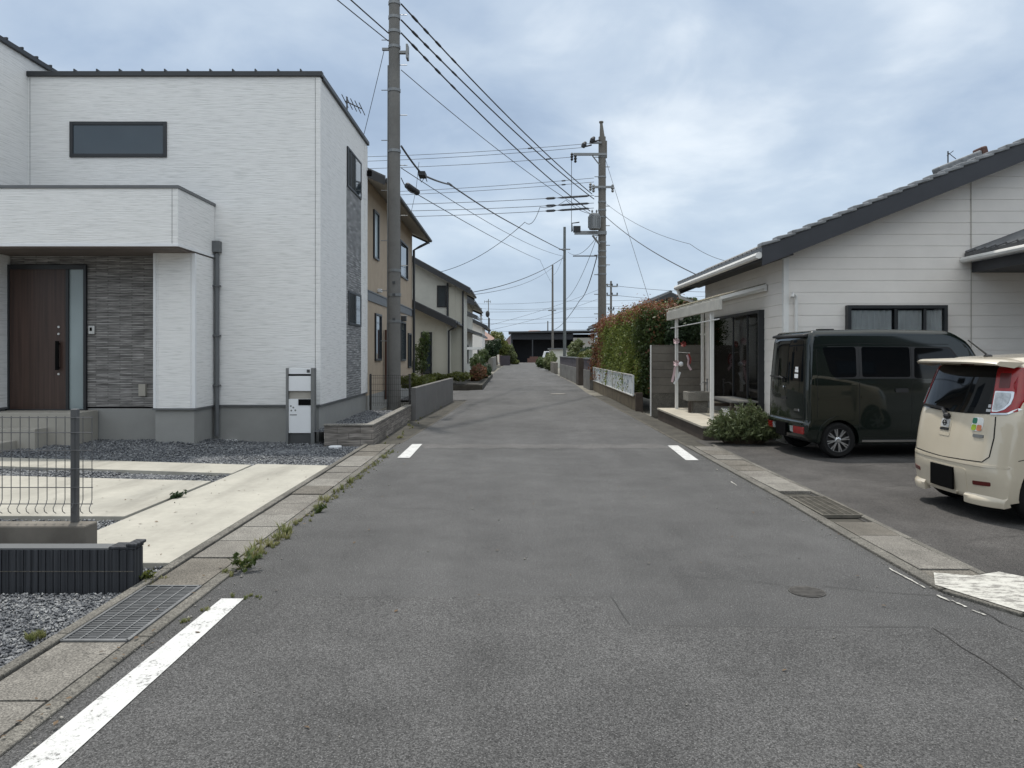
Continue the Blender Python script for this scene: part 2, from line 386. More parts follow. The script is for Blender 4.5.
RI = [(3.02, 28), (2.96, 12.6), (2.93, 9.3), (2.93, 8.0), (2.88, 6.3), (2.86, 4.95), (3.08, 4.5), (3.5, 3.95), (4.3, 3.4), (6, 2.95)]
kerb('kerb', [(x + .05, y) for x, y in RI[1:]], .10, -.1, .024, 'kerb')
kerb('kerb', [(3.05, 28), (3.01, 12.7)], .06, -.1, .006, 'kerbdark')
sheet('gutter_bed', [(3.55, 4.9), (3.62, 8), (3.55, 12.5), (3.5, 28), (3.0, 28), (2.96, 12.6), (2.93, 9.3), (2.93, 8.0), (2.88, 6.3), (2.86, 4.95), (3.08, 4.5)], -.012, M['soil'])
sheet('parking_lot', [(3.36, 13.6), (9, 13.9), (22, 13.9), (22, 2.2), (9, 2.6), (4.3, 3.4), (3.5, 3.95), (3.3, 4.6), (3.32, 5.3), (3.38, 8)], -.006, M['lot'])
for i in range(16):
    y = random.uniform(5, 11.5); x = random.uniform(3.6, 6)
    crack('parking_crack', [(x, y), (x + random.uniform(.6, 1.6), y + random.uniform(-.4, .4)), (x + random.uniform(1.6, 2.6), y + random.uniform(-.7, .7))], .012, .002, .08)
sheet('worn_white_patch', [(2.87, 5.02), (3.02, 5.30), (3.25, 5.22), (3.5, 5.32), (3.72, 5.05), (3.95, 4.62), (4.05, 4.2), (3.8, 3.78), (3.55, 3.96), (3.3, 4.24), (3.09, 4.52)], .029, M['paint_worn'])
# gutter covers: one kind per side, copies share their mesh
def cover_row(label, group, spots, w, ln, mats):
    proto = {}
    for i, (x, y, rz) in enumerate(spots):
        k = random.choice(mats)
        if k not in proto:
            m = MB().box(-w / 2, w / 2, -ln / 2, ln / 2, 0, .05)
            m.box(-.05, .05, ln / 2, ln / 2 + .004, .0, .03)
            o = m.build('gutter_cover', M[k], bevel=.006, local=True); proto[k] = o
        else:
            o = proto[k].copy(); COL.objects.link(o)
        o.location = (x, y, -.03 + random.uniform(-.004, .006)); o.rotation_euler = (random.uniform(-.006, .006), random.uniform(-.006, .006), rz + random.uniform(-.012, .012))
        tag(o, label, 'gutter cover', group)
cover_row('square concrete gutter cover in the row beside the pale driveway slab', 'gutter covers beside the driveway', [(-2.29, 5.98 + .51 * i, 0) for i in range(14)], .355, .495, ['gut_a', 'gut_b', 'gut_c'])
cover_row('long dark concrete gutter cover in front of the drain grate, at the left picture edge', 'long covers by the left drain grate', [(-2.29, 3.72, 0), (-2.29, 3.0, 0)], .355, .70, ['gut_a'])
cover_row('brown stained gutter cover just beyond the left drain grate', 'stained cover beyond the left drain grate', [(-2.29, 5.36, 0)], .355, .66, ['gut_b'])
def rin(y):
    pts = sorted((b, a) for a, b in RI)
    for (y0, x0), (y1, x1) in zip(pts[:-1], pts[1:]):
        if y0 <= y <= y1: return x0 + (x1 - x0) * (y - y0) / (y1 - y0)
sp = []; y = 5.15
while y < 12.6:
    if not 6.95 < y < 8.37: sp.append((rin(y) + .11 + .185, y, -math.atan2(rin(y + .2) - rin(y - .2), .4)))
    y += .505
cover_row('square concrete gutter cover in the row along the parking lot', 'gutter covers along the parking lot', sp, .365, .49, ['gut_a', 'gut_c', 'gut_b'])
kerb('kerb', [(rin(yy) + .515, yy) for yy in (12.8, 9.3, 8.0, 6.3, 5.3)], .06, -.1, .02, 'kerb')
def grate(label, corners, nlong, ncross, mat):
    c = sum((Vector((*p, 0)) for p in corners), Vector()) / 4
    t = thing('drain_grate', label, 'drain grate', (c.x, c.y, 0))
    P = [Vector((*p, .012)) for p in corners]            # near-left, near-right, far-right, far-left
    m = MB()
    for a, b in zip(P, P[1:] + P[:1]): m.bar(a, b, .02, .03)
    m.build('frame', M[mat], t)
    m = MB()
    for i in range(1, nlong): f = i / nlong; m.bar(P[0].lerp(P[1], f), P[3].lerp(P[2], f), .009, .026)
    m.build('bearing_bars', M[mat], t)
    m = MB()
    for i in range(1, ncross): f = i / ncross; m.bar(P[0].lerp(P[3], f) + Vector((0, 0, -.003)), P[1].lerp(P[2], f) + Vector((0, 0, -.003)), .011, .024)
    m.build('cross_bars', M[mat], t)
    MB().quad(*[(p.x, p.y, -.009) for p in P]).build('drain_bottom', M['crack'], t)
M['zinc'] = pm('weathered_galvanised_steel', (.17, .175, .18), .5, .5, var=.25, vs=8)
M['rustgrate'] = pm('dull_rusty_grate', (.13, .12, .10), .7, .3, var=.35, vs=8)
grate('grey steel grate over the left gutter beside the white line', [(-2.475, 4.06), (-2.11, 4.06), (-2.11, 5.01), (-2.475, 5.01)], 4, 34, 'zinc')
grate('dull brown steel grate in the right gutter before the parked cars', [(rin(7.3) + .12, 7.20), (rin(7.3) + .50, 7.20), (rin(8.2) + .50, 8.12), (rin(8.2) + .12, 8.12)], 5, 30, 'rustgrate')
# manhole
p = gr(807, 592); t = thing('manhole_cover', 'small round iron manhole cover in the right of the asphalt', 'manhole cover', (p.x, p.y, 0))
M['iron'] = pm('worn_cast_iron', (.075, .07, .064), .6, .4, var=.3, vs=20)
MB().lathe([(.118, .0), (.118, .006), (.108, .006), (.106, .003)], (p.x, p.y, 0), n=28).build('rim', M['iron'], t)
m = MB().lathe([(.104, .001), (.104, .007)], (p.x, p.y, 0), n=28)
for i in range(-3, 4):
    h = math.sqrt(.098 ** 2 - (i * .027) ** 2); m.box(p.x - h, p.x + h, p.y + i * .027 - .006, p.y + i * .027 + .006, .0065, .009)
m.build('lid', M['iron'], t)
p = gr(558, 394); t = MB().lathe([(.3, .001), (.3, .012), (.2, .014)], (p.x, p.y, 0), n=24).build('manhole_cover', M['gut_c'], label='pale round manhole cover far along the road', cat='manhole cover')

# left lot: gravel bed, concrete pads
sheet('gravel_bed', [(-20, 5.1), (-2.55, 5.1), (-2.55, 12.86), (-3.3, 14), (-20, 14)], -.022, M['gravel'])
sheet('gravel_bed', [(-12, 1.5), (-2.55, 1.5), (-2.55, 4.96), (-12, 4.96)], -.020, M['gravel'])
def slab(poly, z=.028, d=.09):
    m = MB().prism([(x, y, z - d) for x, y in poly], (0, 0, d)); return m.build('driveway_slab', M['pad'], bevel=.006, kind='structure')
PADS = [[(-3.70, 5.55), (-2.57, 5.55), (-2.56, 10.35), (-3.62, 10.5)],
        [(-3.735, 7.13), (-3.70, 9.1), (-6.6, 9.5), (-10.5, 9.95), (-10.5, 7.25)],
        [(-3.66, 9.68), (-3.67, 10.42), (-7.7, 11.15), (-10.5, 11.5), (-10.5, 10.9), (-7.1, 10.3)]]
for q in PADS: slab(q)
# loose stones
def inpoly(x, y, P):
    c = np.zeros(x.shape, bool); n = len(P)
    for i in range(n):
        x0, y0 = P[i]; x1, y1 = P[(i + 1) % n]
        if y0 == y1: continue
        k = ((y0 > y) != (y1 > y)) & (x < (x1 - x0) * (y - y0) / (y1 - y0) + x0); c ^= k
    return c
OCT_V = np.array([(1, 0, 0), (0, 1, 0), (-1, 0, 0), (0, -1, 0), (0, 0, 1), (0, 0, -1)], float)
OCT_F = np.array([(0, 1, 4), (1, 2, 4), (2, 3, 4), (3, 0, 4), (1, 0, 5), (2, 1, 5), (3, 2, 5), (0, 3, 5)])
def mesh_np(name, V, Fc):
    me = bpy.data.meshes.new(name); k = Fc.shape[1]
    me.vertices.add(len(V)); me.vertices.foreach_set('co', V.astype(np.float32).ravel())
    me.loops.add(Fc.size); me.loops.foreach_set('vertex_index', Fc.astype(np.int32).ravel())
    me.polygons.add(len(Fc)); me.polygons.foreach_set('loop_start', np.arange(0, Fc.size, k, dtype=np.int32)); me.polygons.foreach_set('loop_total', np.full(len(Fc), k, np.int32))
    me.update(calc_edges=True); me.validate(); return me
def stones(name, x, y, z, s):
    n = len(x); V = OCT_V[None] * (s[:, None, None] * RNG.uniform(.55, 1.2, (n, 6, 1)))
    V[:, :, 2] *= .75; a = RNG.uniform(0, 6.28, n); c, sn = np.cos(a)[:, None], np.sin(a)[:, None]
    X = V[:, :, 0] * c - V[:, :, 1] * sn; Y = V[:, :, 0] * sn + V[:, :, 1] * c
    tl = RNG.uniform(-.6, .6, n)[:, None]; Z = V[:, :, 2] + X * tl
    P = np.stack([X + x[:, None], Y + y[:, None], Z + z[:, None]], -1).reshape(-1, 3)
    Fc = (OCT_F[None] + (np.arange(n) * 6)[:, None, None]).reshape(-1, 3)
    return put(name, mesh_np(name, P, Fc), M['gravel'], kind='stuff')
def scatter(x0, x1, y0, y1, n):
    return RNG.uniform(x0, x1, n), RNG.uniform(y0, y1, n)
x, y = scatter(-4.6, -2.56, 2.7, 4.96, 15000); stones('gravel', x, y, np.full(len(x), -.012), RNG.uniform(.006, .015, len(x)))
x, y = scatter(-10, -2.56, 5.15, 13.4, 42000)
k = np.ones(len(x), bool)
for q in PADS: k &= ~inpoly(x, y, q)
k &= ~((y > 12.8) & (x > -3.3)); x, y = x[k], y[k]
# the gravel is heaped a little against the porch and along the house
zz = -.012 + .10 * np.clip((y - 11.0) / 1.6, 0, 1) * np.clip((-4.6 - x) / 1.2, 0, 1) + .012 * np.sin(x * 3) * np.sin(y * 4)
stones('gravel', x, y, zz, RNG.uniform(.012, .026, len(x)))
M['gritstone'] = pm('pale_road_grit', (.22, .21, .19), .9, var=.5, vs=40)
x1, y1 = scatter(-1.9, 3.0, 2.4, 9, 200)
y2 = RNG.uniform(2.6, 12.8, 700); x2 = -2.02 + np.abs(RNG.normal(0, .09, 700))
y3 = RNG.uniform(4.8, 12.5, 500); x3 = np.interp(y3, [b for a, b in RI[::-1]], [a for a, b in RI[::-1]]) - np.abs(RNG.normal(0, .08, 500))
x4, y4 = scatter(-3.6, -2.6, 5.6, 10.3, 60)
x = np.concatenate([x1, x2, x3, x4]); y = np.concatenate([y1, y2, y3, y4]); z = np.concatenate([np.full(1400, .006), np.full(60, .031)])
o = stones('road_grit', x, y, z, RNG.exponential(.0022, len(x)) + .002); o.data.materials.clear(); o.data.materials.append(M['gritstone'])
gm = MB(); nx, ny = 40, 16
hh = lambda X, Y: -.03 + .10 * min(1, max(0, (Y - 11.0) / 1.6)) * min(1, max(0, (-4.6 - X) / 1.2))
vs = [(-10 + 6 * i / nx, 10.9 + 2.6 * j / ny, hh(-10 + 6 * i / nx, 10.9 + 2.6 * j / ny) + .004) for j in range(ny + 1) for i in range(nx + 1)]
gm.add(vs, [(j * (nx + 1) + i, j * (nx + 1) + i + 1, (j + 1) * (nx + 1) + i + 1, (j + 1) * (nx + 1) + i) for j in range(ny) for i in range(nx)])
gm.build('gravel_heap', M['gravel'], smooth=True, kind='structure')

# ------------------------------------------------------------------ plants helpers
def leaves(name, C, N, size, mat, parent=None, aspect=2.0, spread=1.0, **kw):
    n = len(C); N = N + RNG.normal(0, spread * .6, (n, 3)); N /= np.linalg.norm(N, axis=1, keepdims=True) + 1e-9
    R = RNG.normal(0, 1, (n, 3)); U = np.cross(N, R); U /= np.linalg.norm(U, axis=1, keepdims=True) + 1e-9; W = np.cross(N, U)
    s = (size * RNG.uniform(.6, 1.3, n))[:, None]
    V = np.stack([C - U * s * aspect / 2, C + W * s / 2 + N * s * .12, C + U * s * aspect / 2, C - W * s / 2 + N * s * .12], 1)
    base = np.array(ORG[parent.name]) if parent is not None else np.zeros(3)
    V = V.reshape(-1, 3) - base
    Fc = (np.arange(n) * 4)[:, None] + np.array([[0, 1, 2, 3]])
    return put(name, mesh_np(name, V, Fc), mat, parent, **kw)
def blob_pts(blobs, n):
    """points in the outer shell of a set of ellipsoids (cx, cy, cz, rx, ry, rz)"""
    w = np.array([b[3] * b[5] for b in blobs]); w = w / w.sum(); ch = RNG.choice(len(blobs), n, p=w); B = np.array(blobs)[ch]
    d = RNG.normal(0, 1, (n, 3)); d /= np.linalg.norm(d, axis=1, keepdims=True)
    r = RNG.uniform(.35, 1.0, n) ** .6 * (1 + .16 * np.sin(d[:, 0] * 7 + ch) * np.sin(d[:, 2] * 6 + ch * 2))
    return B[:, :3] + d * B[:, 3:] * r[:, None], d
def tree(name, label, cat, base, blobs, n, size, mat, trunk_r=.08, group=None, mat2=None, f2=.25):
    t = thing(name, label, cat, base, group); b = Vector(base)
    m = MB(); top = Vector((sum(q[0] for q in blobs) / len(blobs), sum(q[1] for q in blobs) / len(blobs), sum(q[2] for q in blobs) / len(blobs)))
    m.tube([b, b.lerp(top, .5) + Vector((.03, 0, 0)), top], [trunk_r, trunk_r * .75, trunk_r * .4], 7)
    for q in blobs[:8]:
        c = Vector(q[:3]); s = b.lerp(top, random.uniform(.45, .85)); m.tube([s, s.lerp(c, .5) + Vector((0, 0, .05)), c], [trunk_r * .4, trunk_r * .28, trunk_r * .12], 5)
    m.build('trunk', M['bark'], t, smooth=True)
    P, d = blob_pts(blobs, n)
    leaves('crown', P, d, size, mat, t)
    if mat2: P, d = blob_pts(blobs, int(n * f2)); leaves('new_leaves', P, d + np.array([0, 0, .5]), size, mat2, t)
    return t
def grass_tufts(name, spots, h, mat='grass', per=14, **kw):
    V = []; Fc = []
    for (x, y, k) in spots:
        for _ in range(per):
            a = random.uniform(0, 6.28); r = random.uniform(0, .04) * k; l = h * k * random.uniform(.5, 1.2); w = .005 * k + .002
            bx, by = x + r * math.cos(a), y + r * math.sin(a); dx, dy = math.cos(a), math.sin(a); b2 = random.uniform(.2, .8)
            q = len(V); px, py = -dy * w, dx * w
            V += [(bx - px, by - py, 0), (bx + px, by + py, 0), (bx + dx * l * b2 * .4 + px * .8, by + dy * l * b2 * .4 + py * .8, l * .6), (bx + dx * l * b2 * .4 - px * .8, by + dy * l * b2 * .4 - py * .8, l * .6), (bx + dx * l * b2, by + dy * l * b2, l)]
            Fc += [(q, q + 1, q + 2, q + 3), (q + 3, q + 2, q + 4)]
    me = bpy.data.meshes.new(name); me.from_pydata(V, [], Fc)
    return put(name, me, M[mat], **kw)

# ------------------------------------------------------------------ openings
def window(parent, axis, u0, u1, z0, z1, plane, out, frame='blackframe', pane='pane', fw=.05, proud=.05, mull=(), name='window', bars=0):
    """axis 'x': wall plane y=plane, u along x; axis 'y': wall plane x=plane, u along y; out = +-1 outward"""
    def bx(m, a0, a1, b0, b1, d0, d1):
        lo, hi = sorted((plane + out * d0, plane + out * d1))
        if axis == 'x': m.box(a0, a1, lo, hi, b0, b1)
        else: m.box(lo, hi, a0, a1, b0, b1)
    w = bpy.data.objects.new(name, None); COL.objects.link(w); w.parent = parent; c = (((u0 + u1) / 2, plane, z0) if axis == 'x' else (plane, (u0 + u1) / 2, z0))
    w.location = Vector(c) - ORG[parent.name]; ORG[w.name] = Vector(c)
    m = MB()
    bx(m, u0, u0 + fw, z0, z1, -.02, proud); bx(m, u1 - fw, u1, z0, z1, -.02, proud)
    bx(m, u0 + fw, u1 - fw, z0, z0 + fw, -.02, proud); bx(m, u0 + fw, u1 - fw, z1 - fw, z1, -.02, proud)
    for k in mull: bx(m, k - fw * .4, k + fw * .4, z0 + fw, z1 - fw, -.02, proud * .8)
    m.build('frame', M[frame], w, bevel=.004)
    m = MB(); bx(m, u0 + fw * .9, u1 - fw * .9, z0 + fw * .9, z1 - fw * .9, -.02, .012 if pane != 'clear' else proud * .6)
    if pane == 'clear':
        m = MB(); bx(m, u0 + fw * .9, u1 - fw * .9, z0 + fw * .9, z1 - fw * .9, proud * .6, proud * .6 + .005)
    m.build('pane', M[pane], w)
    return w
M['soffitdark'] = pm('dark_brown_soffit', (.13, .105, .09), .7, var=.1)
# ------------------------------------------------------------------ white two-storey house
H = thing('white_house', 'white two-storey house with fine horizontal siding, dark wooden door and flat dark roof edge', 'house', (-6, 13.45, 0))
Y0, XR, YB = 13.45, -3.49, 17.8
m = MB().box(-16, XR, Y0, YB, .655, 6.62); m.box(-16, -8.8, 12.3, 21, .655, 6.95)
m.cur = 0
m.build('wall', M['siding'], H)
MB().box(-15.98, XR - .025, Y0 + .025, YB - .02, -.1, .63).box(-15.98, -8.83, 12.33, 20.9, -.1, .63).box(-6.085, -5.425, 12.63, 13.6, -.1, .63).box(-8.75, -6.09, 12.97, 13.43, -.1, .63).build('foundation', M['base'], H)
MB().box(-16, XR + .012, Y0 - .014, YB + .01, .628, .66).box(-16, -8.785, 12.285, 21, .628, .66).box(-6.12, -5.385, 12.585, 13.44, .628, .66).build('base_trim', M['copinggrey'], H)
# entrance recess: ledge-stone wall and the white pier under the porch roof
MB().box(-8.78, -6.1, 12.95, 13.44, .66, 3.30).build('stone_wall', M['stone'], H)
MB().box(-6.10, -5.4, 12.60, 13.44, .66, 3.30).build('pier', M['siding'], H)
m = MB()
for x in (-6.03, -5.47): m.box(x - .004, x + .004, 12.594, 12.60, .66, 3.3)
m.box(-5.45, -5.39, 12.588, 12.64, .662, 3.298); m.box(-6.105, -6.06, 12.588, 12.62, .662, 3.298)
m.build('corner_trim', M['whiteplain'], H)
m = MB().box(-12, -5.4, 11.96, 13.44, 3.34, 4.26); m.build('porch_parapet', M['siding'], H)
MB().box(-12.02, -5.38, 11.94, 13.44, 4.262, 4.31).build('porch_coping', M['copinggrey'], H)
MB().box(-12.01, -5.385, 11.945, 12.0, 3.325, 3.365).box(-5.42, -5.382, 12.0, 13.44, 3.325, 3.365).build('porch_edge_trim', M['whiteplain'], H)
MB().box(-11.9, -5.43, 12.0, 13.43, 3.30, 3.336).build('porch_soffit', M['soffitdark'], H)
# corner and joint trims
m = MB()
m.box(XR - .07, XR + .012, Y0 - .012, Y0 + .08, .662, 6.60)
m.build('corner_board', M['siding'], H)
MB().box(XR - .001, XR + .014, YB - .3, YB + .01, .662, 6.56).build('corner_board', M['siding'], H)
m = MB()
for x in (-8.76, -3.575): MB().box(x - .003, x + .003, Y0 - .003, Y0 + .001, .665, 6.6).build('sealant_joint', M['copinggrey'], H)
m.box(-5.497, -5.491, 11.957, 11.961, 3.37, 4.26)
m.build('sealant_joint', M['copinggrey'], H)
# roof edges
m = MB()
m.box(-8.8, XR + .05, Y0 - .05, Y0 + .06, 6.62, 6.71); m.box(XR - .06, XR + .05, Y0 + .06, YB + .06, 6.60, 6.69); m.box(-8.8, XR - .06, Y0 + .06, YB + .05, 6.60, 6.66)
m.box(-16, -8.75, 12.24, 21.06, 6.95, 7.04)
m.build('roof', M['roofmetal'], H, bevel=.008)
m = MB()
for i in range(12): m.box(-8.35 + i * .41, -8.33 + i * .41, Y0 - .06, YB, 6.705, 6.745)
for i in range(14): m.box(-8.9, -8.74, 12.4 + i * .41, 12.43 + i * .41, 7.035, 7.07)
m.build('standing_seams', M['roofmetal'], H)
# front window, side windows and grey panels
window(H, 'x', -8.03, -6.27, 5.155, 5.80, Y0, -1, fw=.062, proud=.03)
MB().box(-3.50, XR + .012, 15.60, 17.05, .665, 5.12).build('grey_panel', M['stone_b'], H)
window(H, 'y', 15.62, 17.03, 5.12, 5.97, XR + .012, 1, fw=.045, proud=.022, mull=(15.95,))
window(H, 'y', 15.72, 17.0, 2.2, 2.93, XR + .012, 1, fw=.05, proud=.022)
# door
D = bpy.data.objects.new('door', None); COL.objects.link(D); D.parent = H; D.location = Vector((-7.95, 12.95, .6)) - ORG[H.name]; ORG[D.name] = Vector((-7.95, 12.95, .6))
yd = 12.95; X = lambda px: at(px, 300, yd).x
m = MB()
x0, x1 = X(7), X(87.5); zt = 3.14
m.box(x0, x0 + .07, yd - .05, yd + .02, .62, zt); m.box(x1 - .05, x1, yd - .05, yd + .02, .62, zt); m.box(x0 + .07, x1 - .05, yd - .05, yd + .02, zt - .08, zt); m.box(X(67), X(67) + .05, yd - .045, yd + .02, .62, zt - .08)
m.box(x0, x1, yd - .06, yd + .02, .585, .62)
m.build('frame', M['blackframe'], D, bevel=.005)
m = MB().box(x0 + .07, X(67), yd - .03, yd + .01, .62, zt - .08)
m.build('door_leaf', M['door'], D)
m = MB().box(X(67) + .05, x1 - .05, yd - .012, yd + .01, .62, zt - .08); m.build('glass_slit', M['pane_pale'], D)
z = lambda py: at(0, py, yd).z
m = MB().bar((X(60), yd - .085, z(341)), (X(60), yd - .085, z(370)), .055, .03, up=(0, 1, 0)); m.bar((X(60), yd - .03, z(344)), (X(60), yd - .075, z(344)), .03, .03); m.bar((X(60), yd - .03, z(368)), (X(60), yd - .075, z(368)), .03, .03)
m.build('handle', M['black'], D, bevel=.006)
for q in (327, 334, 374): MB().lathe([(.02, -.045), (.02, -.03)], (X(60), yd, z(q)), 'y', 12).build('lock', M['silver'], D)
MB().box(X(89.5), X(95.5), yd - .035, yd, z(334), z(326)).build('intercom', M['silver'], H, bevel=.004)
MB().box(X(90.8), X(93), yd - .04, yd - .034, z(331), z(327.5)).build('intercom_lens', M['black'], H)
MB().box(X(140), X(147), yd - .06, yd, z(396), z(384)).build('outlet_box', M['step'], H, bevel=.006)
# porch steps
m = MB().box(-8.78, -7.24, 12.35, 12.948, -.05, .60); m.build('porch_slab', M['step'], H, bevel=.006)
MB().box(-10, -7.75, 12.02, 12.345, -.05, .36).build('step', M['step'], H, bevel=.006)
MB().box(-10, -8.05, 11.62, 12.015, -.05, .18).build('step', M['step'], H, bevel=.006)
# downpipe
m = MB().tube([(-5.34, Y0 - .06, .1), (-5.34, Y0 - .06, 3.4)], .042, 12).box(-5.41, -5.27, Y0 - .14, Y0 - .012, 3.42, 3.62)
for zz in (1.0, 1.9, 2.8): m.box(-5.40, -5.28, Y0 - .115, Y0 - .012, zz, zz + .03)
m.build('downpipe', M['copinggrey'], H, bevel=0)
MB().lathe([(.06, 0), (.06, .12), (.03, .14)], (-3.42, YB - .05, 5.85), n=10).build('vent_cap', M['black'], H)
for (px, py) in ((232, 442), (336, 448)):
    p = gr(px, py - 1); MB().lathe([(.11, -.02), (.11, .02), (.1, .026)], (p.x, p.y - .05, 0), n=20).build('inspection_lid', M['whiteplain'], label='pale round inspection lid set in gravel %s' % ('by the white wall' if px < 300 else 'before the stone block planter'), cat='lid')

# letterbox post
t = thing('letterbox_post', 'grey and white letterbox post with black nameplate before the white wall', 'letterbox', (-3.73, 13.08, 0))
yl = 13.05; X = lambda px: at(px, 400, yl).x; z = lambda py: at(0, py, yl).z
for a, b in ((286.2, 288.6), (311.2, 315.0)): MB().box(X(a), X(b), yl - .03, yl + .09, -.05, z(368)).build('post', M['greymetal'], t, bevel=.004)
MB().box(X(288.7), X(311.1), yl - .01, yl + .06, z(374), z(368.3)).build('intercom_panel', M['whiteplain'], t, bevel=.003)
MB().box(X(307), X(310), yl - .016, yl - .009, z(372.6), z(369.5)).build('camera_lens', M['darkgrey'], t)
MB().box(X(288.7), X(311.1), yl - .005, yl + .06, z(375.9), z(374.1)).build('slot', M['black'], t)
MB().box(X(288.7), X(311.1), yl - .012, yl + .1, z(391), z(376)).build('mailbox', M['whiteplain'], t, bevel=.004)
MB().box(X(288.7), X(311.1), yl + .03, yl + .06, z(398.8), z(391.2)).build('recess_panel', M['step'], t)
m = MB().box(X(288.7), X(311.1), yl - .01, yl + .06, z(433), z(399)); m.build('door_panel', M['whiteplain'], t, bevel=.004)
MB().box(X(298.6), X(311.6), yl - .018, yl - .011, z(405.2), z(399.1)).build('nameplate', M['black'], t)
m = MB()
for (a, b) in ((291, 406), (293.5, 407.5), (291.5, 410.5), (295.5, 410.3)): m.lathe([(.016, -.012), (.016, -.008)], (X(a), yl, z(b)), 'y', 10)
m.box(X(290), X(297), yl - .0125, yl - .0105, z(415.3), z(414.3)); m.build('keyhole_marks', M['greymetal'], t)
MB().box(X(288.7), X(311.1), yl + .02, yl + .05, -.03, z(433.3)).build('kick_panel', M['darkgrey'], t)

# low block walls of the white lot
t = thing('block_planter_wall', 'low split-face stone block wall around the gravel strip beside the white house', 'wall', (-2.8, 12.9, 0))
m = MB().box(-3.26, -2.41, 12.83, 12.95, -.1, .335); m.box(-2.53, -2.41, 12.95, 17.7, -.1, .335); m.build('block_wall', M['stoneblock'], t, bevel=.01)
MB().box(-3.27, -2.40, 12.815, 12.955, .337, .365).box(-2.545, -2.40, 12.956, 17.7, .337, .365).build('cap', M['gut_c'], t, bevel=.005)
sheet('gravel_strip', [(-3.48, 12.96), (-2.54, 12.96), (-2.54, 17.7), (-3.48, 17.7)], .22, M['gravel'])
x, y = scatter(-3.46, -2.57, 12.98, 17.6, 3000); stones('gravel', x, y, np.full(len(x), .235), RNG.uniform(.012, .025, len(x)))
t = MB().prism([(-2.42, 17.72, -.1), (-2.30, 17.72, -.1), (-1.97, 24.75, -.1), (-2.09, 24.75, -.1)], (0, 0, .87)); t = t.build('boundary_wall', M['gwall'] if 'gwall' in M else pm('grey_rendered_wall', (.14, .135, .13), .9, var=.12, vs=1.5, bump=.2, dirt=.25), bevel=.01, label='plain dark grey rendered boundary wall beside the tan house', cat='wall')
def mesh_fence(name, label, x0, x1, y, z0, z1, posts, pitch, hs, group=None, wire=.003, bend=True, mat='fencegrey'):
    t = thing(name, label, 'fence', ((x0 + x1) / 2, y, z0), group); m = MB(); n = int(round((x1 - x0) / pitch))
    for i in range(n + 1):
        x = x0 + (x1 - x0) * i / n
        pts = [(x, y, z1), (x, y, z0 + .10)] + ([(x, y - .012, z0 + .07), (x, y - .035, z0 + .045), (x, y - .03, z0 + .02), (x, y, z0)] if bend else [(x, y, z0)])
        m.tube(pts, wire, 5, False)
    for h in hs: m.tube([(x0 - .01, y - .006, h), (x1 + .01, y - .006, h)], wire * 1.2, 5)
    m.build('wire_panel', M[mat], t)
    for x, zb, zt in posts: MB().box(x - .023, x + .023, y + .006, y + .05, zb, zt).build('post', M[mat], t, bevel=.005)
    return t
M['fencegrey'] = pm('grey_coated_fence_wire', (.11, .112, .115), .5, .3, var=.1)
M['fencedark'] = pm('dark_brown_fence_wire', (.05, .046, .042), .6, .2, var=.15)
mesh_fence('mesh_fence', 'dark mesh fence panel between the white house and the concrete pole', -3.42, -2.42, 17.76, .33, 1.08, [(-2.46, .3, 1.1), (-3.40, .2, 1.1)], .05, (.4, .55, .7, .85, 1.0, 1.06), mat='fencedark')
mesh_fence('mesh_fence', 'pale wire mesh fence with single grey post on the low block wall, left picture edge', -4.9, -3.065, 5.40, .43, 1.14, [(-3.205, .3, 1.19), (-5.0, .3, 1.19)], .0655, (.50, .62, .755, .89, 1.02, 1.13))
t = MB().box(-9, -3.055, 5.30, 5.46, -.1, .362); t.build('low_block_wall', M['blockwall'], bevel=.012, label='low split-face block wall carrying the mesh fence', cat='wall')
t = thing('ribbed_block_wall', 'low charcoal ribbed block wall with return corner beside the drain grate', 'wall', (-3, 5.05, 0))
m = MB()
for i in range(16):
    for j in range(8): m.box(-2.565 - .4 * i - .05 * (j + 1) + .003, -2.565 - .4 * i - .05 * j - (.003 if j else .005), 5.022, 5.05, -.1, .262)
m.box(-9, -2.562, 5.03, 5.14, -.1, .262); m.build('block_course', M['rib'], t, bevel=.003)
MB().box(-9, -2.575, 5.024, 5.145, .264, .275).build('mortar_cap', M['copinggrey'], t)
MB().box(-2.74, -2.56, 5.02, 5.15, .264, .285).box(-2.62, -2.545, 5.015, 5.155, .2845, .306).build('corner_cap', M['rib'], t, bevel=.006)
MB().box(-9, -2.568, 5.020, 5.0225, .115, .12).build('mortar_line', M['gut_b'], t)

